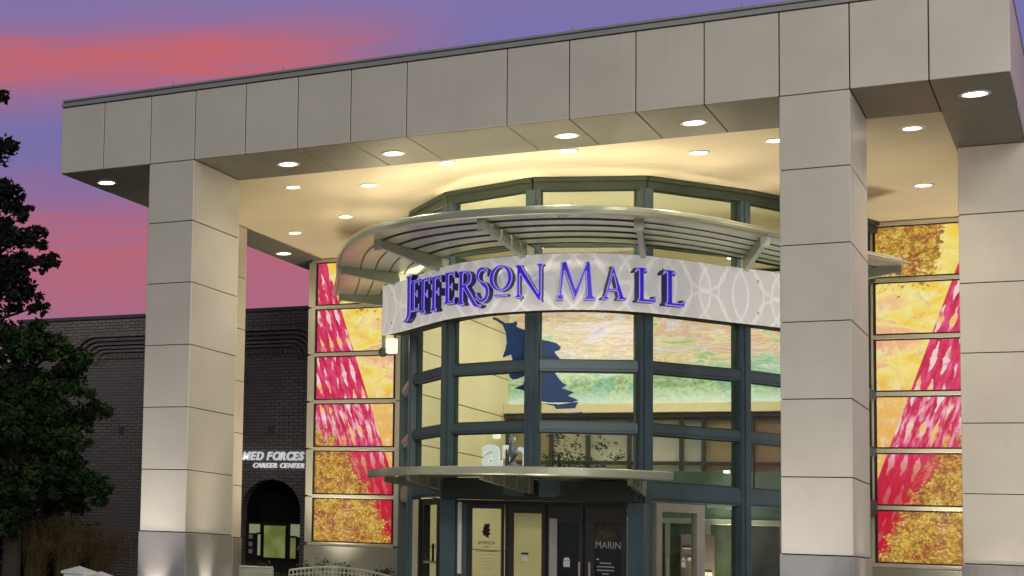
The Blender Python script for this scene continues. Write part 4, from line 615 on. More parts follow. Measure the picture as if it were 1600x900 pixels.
# ================================================================== LOWER ENTRANCE CANOPY
can = thing('entrance_canopy', (-5.4, 4.5, 3.5), 'low pale metal canopy with swept front edge above the entrance doors', 'canopy')
LC = [(-9.02,5.05),(-8.3,4.05),(-7.5,3.45),(-6.5,3.05),(-5.4,2.92),(-4.4,3.1),(-3.4,3.65),(-2.55,4.45)]
LP = catmull(LC, 5)
B().ribbon(LP, [(0,3.43),(.012,3.46),(.012,3.59),(0,3.61),(-.12,3.61),(-.12,3.585),(-.03,3.58),(-.03,3.46),(-.08,3.45),(-.08,3.43)]).put('edge_band', M_sage, can)
B().ribbon(LP, [(-.04,3.56),(-.04,3.578),(-1.9,3.578),(-1.9,3.56)]).put('roof_sheet', M_slat, can)
for k in range(4):
    o = .38+.38*k; B().ribbon(LP, [(-o,3.47),(-o,3.555),(-o-.05,3.555),(-o-.05,3.47)]).put('rib', M_sage, can)
for (ox, oy), (ix, iy) in (((-8.62,5.0),(-7.46,5.78)),((-5.98,3.25),(-5.45,5.06)),((-3.3,4.15),(-3.4,5.88)),((-7.75,4.0),(-7.3,5.6))):
    b = B(); n_ = 4
    b.beam((ox, oy, 3.40), (ix, iy, 3.30), .09, .12, h2=.34)
    for k in range(n_):
        f = (k+.6)/n_; c = Vector((ox+(ix-ox)*f, oy+(iy-oy)*f, 3.40-.1*f)); h = .06+.11*f
        b.box(c.x-.075, c.x+.075, c.y-.025, c.y+.025, c.z-h, c.z+h)
    b.put('arm', M_sage, can)

# ================================================================== ENTRANCE DOORS
YD = 5.2
ent = thing('entrance_vestibule', (-5.3, YD, GZ), 'row of dark framed glass entrance doors below the low canopy', 'entrance')
B().box(-7.42, -3.42, YD-.02, YD+.30, 3.0, 3.44, .01).put('header', M_green, ent)
B().box(-7.42, -3.42, YD+.1, YD+.28, 2.90, 2.99, .005).put('header', M_bronze, ent)
B().box(-7.42,-7.10, YD-.02, YD+.14, GZ, 2.99, .005).put('jamb', M_teal, ent)
B().box(-3.56,-3.26, YD-.02, YD+.5, GZ, 2.99, .005).put('jamb', M_teal, ent)
B().box(-7.03,-6.95, YD-.06, YD+.0, GZ+1.05, 2.93, .005).put('edge_trim', M_white, ent)
B().box(-7.09,-6.86, YD+.02, YD+.1, GZ, 2.9).put('jamb', M_teal, ent)
def leafdoor(x0, x1, gx0, gx1, gt, fm, label, handle=None):
    d = B()
    d.box(x0, gx0, YD, YD+.06, GZ, 2.90, .004); d.box(gx1, x1, YD, YD+.06, GZ, 2.90, .004); d.box(gx0, gx1, YD, YD+.06, gt, 2.90, .004); d.box(gx0, gx1, YD, YD+.06, GZ, GZ+.25, .004)
    dr_ = d.put('door', fm, ent, label)
    B().box(gx0-.01, gx1+.01, YD+.025, YD+.035, GZ+.24, gt+.01).put('pane', M_dglass, dr_)
    if handle is not None:
        b = B(); b.box(handle-.02, handle+.02, YD-.075, YD-.035, 1.10, 1.72, .005)
        for z in (1.16, 1.66): b.box(handle-.012, handle+.012, YD-.034, YD-.001, z-.012, z+.012)
        b.put('handle', M_silver, dr_)
    return dr_
dA = leafdoor(-6.85,-6.06,-6.74,-6.12,2.80,M_bronze,'door panel with leaf logo')
dB = leafdoor(-5.97,-5.20,-5.86,-5.28,2.72,M_bronze,'door panel with small notice')
dC = leafdoor(-5.16,-4.44,-4.95,-4.53,2.52,M_bronze,'dark door with access sticker', -4.50)
dE = leafdoor(-4.41,-3.60,-4.21,-3.69,2.55,M_bronze,'door reading MARIN', -4.30)
for x in (-6.01,-5.18,-4.425): B().box(x-.035 if x>-6 else x-.04, x+.015 if x>-6 else x+.035, YD+.061, YD+.12, GZ, 2.9).put('jamb', M_joint, ent)
for x0,x1 in ((-5.15,-4.96),(-4.40,-4.22)): B().box(x0+.03, x1, YD-.012, YD-.001, GZ+.3, 2.62, .003).put('door_stile', M_silver if x0<-5 else M_bronze, ent)
dk_ = mat('dark_autumn_poster', (.05,.03,.025), .3, 0, .5, 3)
tt = NT(dk_.node_tree); bs = dk_.node_tree.nodes['Principled BSDF']; pz = tt.n('ShaderNodeSeparateXYZ'); tt.put(pz.inputs[0], tt.n('ShaderNodeNewGeometry').outputs['Position'])
cc_ = tt.ramp(tt.noise(tt.n('ShaderNodeNewGeometry').outputs['Position'], 4, 4), [(.35,(.01,.012,.02,1)),(.5,(.10,.02,.012,1)),(.62,(.20,.12,.02,1))])
tt.put(bs.inputs['Base Color'], tt.mix(tt.step(pz.outputs[2], 2.2, 2.0), cc_, (.012,.02,.035,1)))
B().box(-4.28,-3.64, YD+.16, YD+.18, GZ, 2.86).put('door_poster', dk_, ent)
B().box(-5.12,-4.40, YD+.16, YD+.18, GZ, 2.86).put('door_blind', mat('dark_blind', (.018,.022,.02), .3, 0, .5, 2), ent)
# printing on the doors
def text(body, size, x, y, z, m, parent, name='lettering', ext=.002, tdir=(1,0), align='LEFT', bold=0.0, shear=0.0, xs=1.0, ndir=None):
    cu = bpy.data.curves.new(name, 'FONT'); cu.body = body; cu.size = size; cu.extrude = ext; cu.align_x = align; cu.offset = bold; cu.shear = shear; cu.space_character = 1.02
    ob = bpy.data.objects.new(name, cu); col.objects.link(ob)
    dg = bpy.context.evaluated_depsgraph_get(); me = bpy.data.meshes.new_from_object(ob.evaluated_get(dg))
    bpy.data.objects.remove(ob); bpy.data.curves.remove(cu); me.materials.clear(); me.name = name
    me.transform(Matrix.Diagonal((xs, 1, 1, 1)))
    n_ = ndir or (tdir[1], -tdir[0]); place_flat(me, (x, y, z), tdir, n_)
    return link(name, me, m, parent)
yo = YD+.021
LG = [[(.0,.0),(.05,.02),(.07,.0),(.10,.03),(.14,.0),(.13,.06),(.17,.10),(.15,.13),(.20,.18),(.16,.20),(.17,.25),(.11,.24),(.08,.29),(.04,.27),(.0,.31),(.01,.24),(-.05,.22),(.0,.17),(-.05,.12),(.01,.10),(-.03,.05)]]
LG = [[(-y*.75+.12, .26-x*1.1) for x, y in [(q[1]*1.0, q[0]) for q in LG[0]]]]
place = place_flat(flat_fill([[(x*1.0, y) for x, y in LG[0]]], .002, 'leaf_logo'), (-6.50, yo, 2.22), (1,0), (0,-1)); link('leaf_logo', place, M_black, dA)
text('JEFFERSON', .095, -6.43, yo, 2.02, M_black, dA, 'door_lettering', align='CENTER', xs=.80)
text('MALL', .05, -6.43, yo, 1.95, M_black, dA, 'door_lettering', align='CENTER')
for k, wdt in enumerate((.44,.30,.30,.30,.30,.30)): B().box(-6.43-wdt/2, -6.43+wdt/2, yo-.002, yo+.002, 1.86-.075*k, 1.872-.075*k).put('print_line', M_bronze if k == 0 else M_silver, dA)
b = B(); b.box(-5.70,-5.55,yo-.002,yo+.002,1.83,1.87); b.put('notice', M_black, dB); B().box(-5.69,-5.57,yo-.002,yo+.002,1.68,1.80).put('notice', M_white, dB)
def sticker(cx, z, par):
    b = B(); b.box(cx-.065, cx+.065, yo-.002, yo+.002, z, z+.13); b.prism([(cx-.01,yo-.002),(cx+.01,yo-.002),(cx+.01,yo+.002),(cx-.01,yo+.002)], z+.131, z+.16)
    v = [b.bm.verts.new((cx+dx, yo-.0025, z+dz)) for dx, dz in ((-.07,.14),(.07,.14),(.04,.20),(-.04,.20))]; b.bm.faces.new(v)
    b.put('access_sticker', M_white, par)
sticker(-4.77, 1.60, dC)
text('MARIN', .21, -3.95, yo, 2.02, M_silver, dE, 'door_lettering', align='CENTER', xs=.78)
for k, wdt in enumerate((.22,.34,.34,.14,.34)): B().box(-4.0-wdt/2, -4.0+wdt/2, yo-.002, yo+.002, 1.70-.075*k, 1.725-.075*k).put('print_line', M_silver, dE)
B().box(-4.18,-4.13,yo-.002,yo+.002,1.78,1.80).put('print_line', M_white, dE)

# ================================================================== MALL BUILDING (walls, interior)
mall = thing('mall_building', (-5.4, 16, GZ), 'mall building behind the portico, bright cream hall seen through the glass', 'building')
B().box(-13.69,-10.97, D+.04, D+.4, GZ, 10.028).put('wall', M_cream, mall)
B().box(.03, 4.6, D+.04, D+.4, GZ, 10.028).put('wall', M_cream, mall)
B().box(-13.69,-13.3, D+.42, 30, GZ, 11.4).put('side_wall', M_conc, mall)
B().box(2.3, 4.6, D+.42, 30, GZ, 11.4).put('side_wall', M_conc, mall)
B().box(-13.3, 4.6, 30.02, 30.4, GZ, 11.4).put('rear_wall', M_conc, mall)
B().box(-10.94, .02, 5.4, 30, GZ+.003, GZ+.02).put('floor', M_floor, mall)
XW, YB = -9.83, 19.0
zj = [GZ+.03, 1.98, 3.27, 4.60, 5.92, 7.06, 8.4, 9.9]
B().box(XW-.2, XW-.02, 10.9, YB, GZ+.02, 9.9).put('wall_core', M_joint, mall)
for a, b_ in zip(zj[:-1], zj[1:]):
    piece('interior_wall_panel', mall, XW-.02, XW, 10.9, YB-.02, a+.012, b_-.012, M_inwall, .004)
B().box(XW-.2, XW+.01, 10.72, 10.89, GZ+.02, 9.9).put('interior_wall_end', M_inwall, mall)
B().box(-1.2, -1.0, 11.5, YB, GZ+.02, 9.9).put('interior_wall', M_inwall, mall)
# mural
def mural_mat():
    m = bpy.data.materials.new('pastel_lit_mural'); m.use_nodes = True; t = NT(m.node_tree); b = m.node_tree.nodes['Principled BSDF']
    p = t.n('ShaderNodeNewGeometry').outputs['Position']; s = t.n('ShaderNodeSeparateXYZ'); t.put(s.inputs[0], p)
    q = t.scalev(p, (.8, 1, 1.9))
    n1 = t.noise(q, .9, 5, .6, 1.2); n2 = t.noise(p, 9, 5, .75); n3 = t.noise(t.scalev(p, (1,1,2)), .55, 3, .5, .8)
    n1 = t.m('MULTIPLY_ADD', t.m('SUBTRACT', n1, .5), 1.8, .5, clamp=True); n3 = t.m('MULTIPLY_ADD', t.m('SUBTRACT', n3, .5), 2.2, .5, clamp=True)
    up = t.ramp(n1, [(0,srgb(184,136,206)),(.18,srgb(214,176,222)),(.34,srgb(230,214,206)),(.48,srgb(226,170,140)),(.60,srgb(236,214,150)),(.74,srgb(150,184,120)),(.88,srgb(206,216,140)),(1,srgb(232,180,120))])
    lo = t.ramp(n3, [(0,srgb(176,222,200)),(.3,srgb(122,184,140)),(.5,srgb(190,214,150)),(.7,srgb(132,168,104)),(1,srgb(226,236,206))])
    h = t.m('ADD', s.outputs[2], t.m('MULTIPLY', t.m('SUBTRACT', n1, .5), 1.4))
    c = t.mix(t.step(h, 7.0, 7.8), lo, up)
    c = t.mix(t.m('MULTIPLY', t.m('MULTIPLY', t.step(n2, .48, .58), t.step(s.outputs[2], 7.3, 6.9)), .6), c, srgb(64,100,78))
    rib = t.noise(t.scalev(p, (.5, 1, 3.2)), 1.5, 3, .5, 2.2)
    c = t.mix(t.m('MULTIPLY', t.m('SUBTRACT', 1.0, t.step(t.m('ABSOLUTE', t.m('SUBTRACT', rib, .5)), .01, .035)), t.m('MULTIPLY', t.step(s.outputs[2], 6.9, 7.2), .6)), c, srgb(250,236,240))
    c = t.mix(t.m('MULTIPLY', t.step(s.outputs[2], 6.9, 6.3), .75), c, srgb(236,246,224))
    c = t.mix(.08, c, srgb(236,236,236)); t.put(b.inputs['Base Color'], t.mix(.8, c, (0,0,0,1))); t.put(b.inputs['Emission Color'], c); b.inputs['Emission Strength'].default_value = .80; b.inputs['Roughness'].default_value = .6
    return m
M_mural = mural_mat()
B().box(XW, -1.2, YB-.02, YB+.1, 6.30, 9.9).put('lit_mural', M_mural, mall)
B().box(XW-.0, -1.2, YB-.55, YB-.02, 6.02, 6.29, .01).put('cream_beam', M_inwall, mall)
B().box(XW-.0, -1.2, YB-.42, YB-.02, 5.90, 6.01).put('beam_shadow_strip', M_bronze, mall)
# upper shopfront glazing under the beam, each light with its own frame
xs_ = [XW+.02,-8.6,-7.6,-6.5,-5.16,-4.6,-3.4,-2.2,-1.2]
pc = [(.40,.36,.22,1),(.55,.52,.44,1),(.50,.52,.50,1),(.55,.55,.60,1),(.42,.46,.46,1),(.34,.27,.18,1),(.30,.22,.15,1),(.3,.24,.17,1)]
for k, (a, b_) in enumerate(zip(xs_[:-1], xs_[1:])):
    fr = B(); 
    for z0, z1 in ((5.82,5.90),(4.55,4.66),(3.95,4.05)): fr.box(a, b_, YB-.30, YB-.2, z0, z1)
    fr.box(a, a+.09, YB-.32, YB-.18, 3.6, 5.9); f_ = fr.put('inner_window_frame', M_bronze, mall)
    pm = mat('inner_window_pane_%d' % k, pc[k], .3, 0, .2, .5)
    B().box(a+.09, b_, YB-.15, YB-.13, 3.6, 5.85).put('inner_window_pane', pm, f_)
B().box(XW, -1.2, YB-.35, YB-.1, 3.25, 3.6).put('shopfront_fascia', mat('shopfront_fascia_green', (.10,.14,.12), .4), mall)
B().box(XW, -1.2, YB+.11, YB+.2, GZ, 9.9).put('back_wall', M_inwall, mall)
# inner lobby screen of the ground floor
YL = 9.6
scr = thing('inner_door_screen', (-4.5, YL, GZ), 'grey framed inner glass doors seen through the entrance glazing', 'door screen')
for x0, x1, z0, z1 in ((-5.4,-1.3,2.70,2.82),(-5.4,-5.3,GZ+.02,2.7),(-4.62,-4.5,GZ+.02,2.7),(-3.72,-3.62,GZ+.02,2.7),(-2.9,-2.78,GZ+.02,2.7),(-1.4,-1.3,GZ+.02,2.7)):
    B().box(x0, x1, YL, YL+.08, z0, z1, .005).put('screen_frame', M_silver, scr)
B().box(-5.4,-1.3, YL+.02, YL+.06, 2.82, 3.9).put('transom_panel', mat('transom_green', (.11,.16,.13), .35), scr)
for x0, x1 in ((-5.3,-4.62),(-4.5,-3.72),(-3.62,-2.9),(-2.78,-1.4)): B().box(x0, x1, YL+.03, YL+.045, GZ+.02, 2.7).put('dark_pane', mat('dark_shop_interior', (.07,.085,.06), .2, 0, .6, 1.5), scr)
stand = thing('poster_stand', (-3.0, 9.3, GZ), 'small dark poster board with pale printed lines inside the right doors', 'poster')
B().box(-3.35,-2.65,9.35,9.40,1.2,2.45,.01).put('board', mat('poster_board', (.10,.07,.065), .5), stand)
for x0, x1, z0, z1 in ((-3.3,-3.05,2.12,2.15),(-3.2,-2.95,1.86,1.93),(-2.95,-2.7,1.5,1.62),(-3.0,-2.75,1.35,1.42)): B().box(x0,x1,9.335,9.348,z0,z1).put('print_line', M_silver, stand)
ws = thing('window_lettering', (-2.2, 7.5, 3), 'broken line of small white lettering high on the right entrance glass', 'lettering')
a, t_, n_, L = seg(DR[5], DR[6], -.036)
for s0, s1, z0, z1 in ((1.78,1.84,3.00,3.06),(1.86,1.95,3.01,3.05),(1.98,2.06,3.00,3.06),(2.08,2.17,3.01,3.05),(2.28,2.36,3.0,3.07),(2.38,2.46,2.98,3.05)):
    b = B(); quadbox(b, a, t_, n_, s0, s1, -.0, .004, z0, z1); b.put('letter', M_white, ws)
for k, (x, y, z) in enumerate(((-1.75,8.6,3.15),(-1.1,9.8,3.35))):
    t = thing('security_light', (x, y, z), ('small white lamp inside the glass, left of the right mullion', 'small white lamp inside the glass by the middle column')[k], 'lamp', 'small white lamps inside the glass')
    B().cyl((x, y), .02, z+.12, z+.75, 6).put('stem', M_bronze, t)
    B().cyl((x, y), .12, z-.02, z+.06, 14, .05).put('shade', M_white, t)
    B().cyl((x, y), .10, z-.032, z-.022, 14).put('bulb', emit('small_lamp_glow_%d' % k, (1,.95,.8,1), 1.2), t)
ai = thing('hanging_letters', (-6.5, 7, 3.9), 'white rounded lettering with a silver figure standing above the low canopy', 'lettering')
M_ltr = emit('white_glow_lettering', (.85,.87,.92,1), .6)  # glow stands in for light missing behind the glass
text('a', 1.02, -7.06, 7.0, 3.83, M_ltr, ai, 'letter', .03, bold=.03)
text('r', .62, -6.62, 7.0, 4.02, M_ltr, ai, 'letter', .03, bold=.015, xs=.55)
text('h', 1.0, -6.50, 7.0, 3.80, M_ltr, ai, 'letter', .03, bold=.01)
b = B(); b.cyl((-6.74, 7.0), .085, 4.47, 4.60, 14); b.put('dot', emit('dot_glow', (1,.93,.75,1), .9), ai)
b = B(); b.tube([(-6.38,6.95,3.8),(-6.36,6.95,4.15),(-6.38,6.95,4.4),(-6.42,6.95,4.62)], [.15,.13,.06,.02], 8); b.put('silver_figure', mat('silver_foil', (.6,.65,.75), .25, .8, .2, 9), ai)
# hall ceiling lights
for k, (x, y) in enumerate(((-7.6,9.5),(-4.2,9.3),(-7.6,13.5),(-4.2,13.5),(-7.4,17),(-3.5,17))):
    t = thing('hall_ceiling_light', (x, y, 10.03), 'round hall ceiling light seen through the clerestory glass, ' + ('front left', 'front right', 'middle left', 'middle right', 'rear left', 'rear right')[k], 'ceiling light', 'round ceiling lights inside the hall')
    B().cyl((x, y), .20, 10.01, 10.026, 18).put('trim_ring', M_white, t)
    B().cyl((x, y), .16, 9.999, 10.008, 18).put('lens', M_lens, t)
    lamp('hall_lamp', 'SPOT', (x, y, 9.96), 480, (1,.88,.66), (0,0,-1), .2, R(165), .8, t)

for k, (x, y) in enumerate(((-8.6,9.6),(-2.6,9.0))):  # unseen uplights added to brighten the hall ceiling
    t = thing('hall_fill_uplight', (x, y, GZ), 'floor uplight added to brighten the glass hall on the ' + ('left', 'right')[k], 'uplight', 'added floor uplights in the hall')
    B().cyl((x, y), .15, GZ+.021, GZ+.10, 16).put('housing', M_bronze, t)
    B().cyl((x, y), .12, GZ+.101, GZ+.106, 16).put('lens', M_lens, t)
    lamp('hall_fill_lamp', 'SPOT', (x, y, GZ+.2), 1150, (1,.88,.66), (.05 if k == 0 else -.05,-.05,1), .25, R(80), 1.0, t)
t = thing('lobby_fill_light', (-2.4, 8.6, 3.9), 'small round fill light added above the inner glass doors', 'ceiling light')  # added lamp that brightens the dim lobby
B().cyl((-2.4,9.3), .06, 3.86, 3.9, 14).put('lens', M_lens, t)
lamp('lobby_fill_lamp', 'SPOT', (-2.4, 9.1, 3.75), 45, (1,.93,.75), (-.1,-.1,-1), .1, R(150), .8, t)

# ================================================================== BANNER WALLS
def banner_mat(nm, mirror):
    m = bpy.data.materials.new(nm); m.use_nodes = True; t = NT(m.node_tree); b = m.node_tree.nodes['Principled BSDF']
    p = t.n('ShaderNodeNewGeometry').outputs['Position']; s = t.n('ShaderNodeSeparateXYZ'); t.put(s.inputs[0], p)
    x = t.m('SUBTRACT', s.outputs[0], -13.68) if not mirror else t.m('SUBTRACT', 2.52, s.outputs[0])
    x = t.m('ADD', x, -.0)
    z = t.m('SUBTRACT', 9.97, s.outputs[2])                       # metres down from the top
    cv = t.n('ShaderNodeCombineXYZ'); t.put(cv.inputs[0], x); t.put(cv.inputs[1], z); P = cv.outputs[0]
    nA = t.noise(t.scalev(P, (.7,1.3,1)), .9, 4, .55, .8); nB = t.noise(P, 3.2, 4, .65); nC = t.noise(P, 13, 5, .8)
    # washy yellow ground
    bgc = t.ramp(nA, [(.25,srgb(253,190,80)),(.40,srgb(255,220,84)),(.52,srgb(255,238,140)),(.62,srgb(252,190,150)),(.75,srgb(250,186,70))])
    bgc = t.mix(t.m('MULTIPLY', t.step(z, 3.3, 4.6), .55), bgc, srgb(240,150,96))
    bgc = t.mix(t.m('MULTIPLY', t.step(nB, .50, .64), .45), bgc, srgb(255,248,196))
    bgc = t.mix(t.m('MULTIPLY', t.step(t.noise(P, 2.4, 5, .7, 1.5), .54, .66), .5), bgc, srgb(226,150,150))
    # leaning red stripe with light lozenges
    lim = t.m('MULTIPLY_ADD', z, .325, .45)
    red = t.step(t.m('SUBTRACT', x, lim), .012, -.012)
    lean = t.m('SUBTRACT', x, t.m('MULTIPLY', z, .30))
    a_ = t.m('ADD', t.m('MULTIPLY', lean, 4.0), t.m('MULTIPLY', z, .62)); b_ = t.m('SUBTRACT', t.m('MULTIPLY', lean, 3.6), t.m('MULTIPLY', z, .60))
    a_ = t.m('ADD', a_, t.m('MULTIPLY', nB, .5)); b_ = t.m('ADD', b_, t.m('MULTIPLY', nB, .5))
    fa = t.m('ABSOLUTE', t.m('SUBTRACT', t.m('FRACT', a_), .5)); fb = t.m('ABSOLUTE', t.m('SUBTRACT', t.m('FRACT', b_), .5))
    loz = t.step(t.m('ADD', t.m('MAXIMUM', fa, fb), t.m('MULTIPLY', t.m('SUBTRACT', t.noise(P, 5, 3), .5), .35)), .27, .22)
    loz = t.m('MULTIPLY', loz, t.step(t.noise(P, 1.9, 2), .38, .5))
    streak = t.step(t.noise(t.scalev(t.n('ShaderNodeCombineXYZ').outputs[0], (1,1,1)), 1, 0), 2, 3)
    cs = t.n('ShaderNodeCombineXYZ'); t.put(cs.inputs[0], lean); t.put(cs.inputs[1], t.m('MULTIPLY', z, .22)); st = t.noise(cs.outputs[0], 9, 3, .6)
    redc = t.ramp(st, [(.3,srgb(186,20,72)),(.48,srgb(222,44,92)),(.6,srgb(232,72,128)),(.72,srgb(246,130,150))])
    redc = t.mix(t.m('MULTIPLY', t.step(z, 5.0, 6.6), .95), redc, srgb(200,14,44))
    redc = t.mix(t.m('MULTIPLY', t.m('MULTIPLY', t.step(z, 3.9, 4.5), t.step(z, 5.6, 4.8)), t.m('MULTIPLY', t.step(st, .45, .62), .7)), redc, srgb(250,205,220))
    lozc = t.mix(t.step(nA, .42, .58), srgb(255,226,236), srgb(255,206,110))
    redc = t.mix(t.m('MULTIPLY', loz, t.m('MULTIPLY_ADD', t.step(z, 6.6, 4.4), .85, .1)), redc, lozc)
    c = t.mix(red, bgc, redc)
    # gold foliage, low and (beyond the stripe) at the very top
    edge = t.m('ADD', z, t.m('MULTIPLY', t.m('SUBTRACT', nB, .5), 2.2))
    edge = t.m('ADD', edge, t.m('MULTIPLY', t.m('SUBTRACT', nC, .5), 2.4))
    fl1 = t.step(t.m('SUBTRACT', edge, t.m('MULTIPLY_ADD', t.m('MULTIPLY', x, x), .55, 4.75)), -.06, .10)
    fl2 = t.step(t.m('ADD', edge, t.m('MULTIPLY', t.step(x, 1.35, .75), 2.0)), 1.35, 1.2)
    vo = t.n('ShaderNodeTexVoronoi'); vo.feature = 'F1'; vo.inputs['Scale'].default_value = 24; vo.inputs['Randomness'].default_value = 1
    t.put(vo.inputs['Vector'], t.mix(.20, P, t.noise(P, 7, 4, .7, 0, 1)))
    sv = t.n('ShaderNodeSeparateXYZ'); t.put(sv.inputs[0], vo.outputs['Color'])
    leafv = t.m('ADD', t.m('MULTIPLY', sv.outputs[0], .5), t.m('MULTIPLY', nC, .6))
    leafv = t.m('ADD', leafv, t.m('MULTIPLY', t.m('SUBTRACT', t.noise(P, 4.5, 3, .6), .5), .9))
    leafv = t.m('SUBTRACT', leafv, t.m('MULTIPLY', t.step(vo.outputs['Distance'], .30, .62), .35))
    gold = t.ramp(leafv, [(.08,srgb(96,44,24)),(.26,srgb(164,100,40)),(.42,srgb(190,134,56)),(.60,srgb(220,174,76)),(.78,srgb(250,228,160))])
    gold = t.mix(t.m('MULTIPLY', t.step(t.noise(P, 2.1, 3), .55, .66), .6), gold, t.ramp(leafv, [(.15,srgb(90,24,50)),(.4,srgb(196,100,100)),(.7,srgb(246,206,190))]))
    gold = t.mix(t.m('MULTIPLY', t.step(t.noise(P, 6.5, 3), .52, .6), .45), gold, srgb(236,214,60))
    gold = t.mix(.30, gold, t.ramp(t.noise(P, 1.7, 3, .6), [(.35,srgb(176,60,70)),(.5,srgb(214,160,60)),(.65,srgb(236,212,90))]))
    hole = t.step(t.noise(P, 8, 5, .8), .60, .66)
    c = t.mix(t.m('MULTIPLY', t.m('MAXIMUM', fl1, fl2), t.m('SUBTRACT', 1.0, t.m('MULTIPLY', hole, .7))), c, gold)
    t.put(b.inputs['Base Color'], (0.02,0.02,0.02,1)); t.put(b.inputs['Emission Color'], c); b.inputs['Emission Strength'].default_value = .84; b.inputs['Roughness'].default_value = .3
    return m
ZB = [9.96, 8.626, 7.279, 5.944, 4.616, 3.288, 1.955]
def banner(x0, x1, m, label, fullr):
    t = thing('backlit_banner', ((x0+x1)/2, D, GZ), label, 'banner')
    for k in range(6):
        zt, zb = ZB[k]-.082, ZB[k+1]+.082
        p = piece('banner_panel', t, x0+.05, x1-.05, D-.035, D-.005, zb, zt, m, .002)
        f_ = B()
        for a, b_, c, d in ((x0,x0+.05,zb-.03,zt+.03),(x1-.05,x1,zb-.03,zt+.03),(x0+.05,x1-.05,zt,zt+.03),(x0+.05,x1-.05,zb-.03,zb)): f_.box(a,b_,D-.06,D-.002,c,d)
        f_.put('dark_frame', M_bronze, p)
    for k in range(7):
        B().box(x0-.12, x1+.02, D-.075, D+.02, ZB[k]-.047, ZB[k]+.047, .006).put('crossbar', M_cream, t)
    return t
banner(-13.49, -11.20, banner_mat('autumn_banner_print', False), 'tall backlit banner of six panels, red lattice and gold leaves, left of the glass', False)
banner(.06, 2.50, banner_mat('mirrored_autumn_banner_print', True), 'tall backlit banner of six panels between the middle and right columns', True)
pl = thing('wall_pilaster', (-13.6, D, GZ), 'narrow pale metal pilaster on the left edge of the left banner', 'pilaster', 'pale pilasters beside the banners')
for a, b_ in zip(ZB[:-1], ZB[1:]): piece('panel', pl, -13.69, -13.495, D-.09, D+.03, b_+.03, a-.03, M_cream, .006)
pl = thing('wall_pilaster', (-11.1, D, GZ), 'narrow pale metal pilaster between the left banner and the glass', 'pilaster', 'pale pilasters beside the banners')
for a, b_ in zip(ZB[:-1], ZB[1:]): piece('panel', pl, -11.185, -10.97, D-.09, D+.03, b_+.01, a-.01, M_cream, .006)
pl = thing('wall_pilaster', (.03, D, GZ), 'thin pale metal pilaster at the left edge of the right banner', 'pilaster', 'pale pilasters beside the banners')
for a, b_ in zip(ZB[:-1], ZB[1:]): piece('panel', pl, -.06, .05, D-.09, D+.03, b_+.01, a-.01, M_cream, .006)
for x0, x1, lb in ((-13.69,-10.97,'plain grey plinth below the left banner'),(-.06,3.2,'plain grey plinth below the right banner')):
    tag(B().box(x0, x1, D-.12, D+.03, GZ, 1.90, .01).put('plinth_wall', M_conc), lb, 'plinth')

# ================================================================== BRICK WING
YK = 16.0
bk = thing('brick_wing', (-18.5, YK, GZ), 'dark brown brick wing with corbelled frieze and arched opening behind the left column', 'building')
AX, AR, AZ = -15.92, .93, 2.93
def wallpart():
    # wall front with an arched hole, built as strips
    b = B(); x0, x1, zt = -25.0, -13.3, 9.02
    b.box(x0, AX-AR, YK, YK+.4, GZ, zt); b.box(AX+AR, x1, YK, YK+.4, GZ, zt)
    n = 20; pts = [(AX-AR*math.cos(math.pi*i/n), AZ+AR*math.sin(math.pi*i/n)) for i in range(n+1)]
    for (xa, za), (xb, zb) in zip(pts[:-1], pts[1:]):
        vs = [[b.bm.verts.new((x, y, z)) for x, z in ((xa, za), (xb, zb), (xb, zt), (xa, zt))] for y in (YK, YK+.4)]
        b.bm.faces.new(vs[0]); b.bm.faces.new(vs[1][::-1]); b.bm.faces.new((vs[0][0], vs[1][0], vs[1][1], vs[0][1]))
    return b.put('wall', M_brick, bk)
wallpart()
B().box(-25.05,-13.2, YK-.07, YK+.45, 9.02, 9.13, .01).put('roof_edge', M_slate, bk)
B().box(-24.9,-13.3, YK+.46, 30, 8.7, 8.9).put('roof', M_slate, bk)
# stepped frieze: five courses with rounded ends turning down
for k in range(6):
    z = 8.44 - .125*k; dpt = .20-.03*k
    xl, xr = -22.0+.10*k, -15.15-.06*k
    b = B()
    b.box(xl, xr, YK-dpt, YK-.001, z-.04, z+.04)
    for cx, sgn in ((xl, -1), (xr, 1)):
        r_ = .75-.09*k; cz = z-r_; 
        for i in range(8):
            a0, a1 = math.pi/2*i/8, math.pi/2*(i+1)/8
            q = [(cx+sgn*(r_+e)*math.sin(a), cz+(r_+e)*math.cos(a)) for a, e in ((a0,-.04),(a1,-.04),(a1,.04),(a0,.04))]
            va = [b.bm.verts.new((x, YK-dpt, zz)) for x, zz in q]; vb = [b.bm.verts.new((x, YK-.001, zz)) for x, zz in q]
            b.bm.faces.new(va)
            for j in range(4): b.bm.faces.new((va[j], va[(j+1)%4], vb[(j+1)%4], vb[j]))
    b.put('corbel_course', M_brick, bk)
# toothed course (dentils) under the frieze: each brick end sticks out
dm = B().box(-.05,.05,-.06,0,-.05,.05,.004).mesh('dentil_brick')
for k in range(44): link('dentil_brick', dm, M_brick, bk, (-21.9+.152*k, YK-.0, 7.74))
for x in (-15.95, -21.01): B().box(x-.10, x+.10, YK-.03, YK-.002, 5.26, 5.50, .006).put('vent_cover', M_slate, bk)
n = 24                                                              # brick arch ring, brick by brick
for i in range(n):
    a = math.pi*(i+.5)/n
    o = link('arch_brick', BOXES.setdefault('ab', B().box(-.055,.055,-.02,.0,-.13,.13,.006).mesh('arch_brick')), M_brick, bk, (AX-(AR+.135)*math.cos(a), YK-.0, AZ+(AR+.135)*math.sin(a)))
    o.rotation_euler = (0, a-math.pi/2, 0)
B().box(AX-AR-.3, AX+AR+.3, YK+1.5, YK+1.6, GZ, 4.2).put('recess_back', M_black, bk)
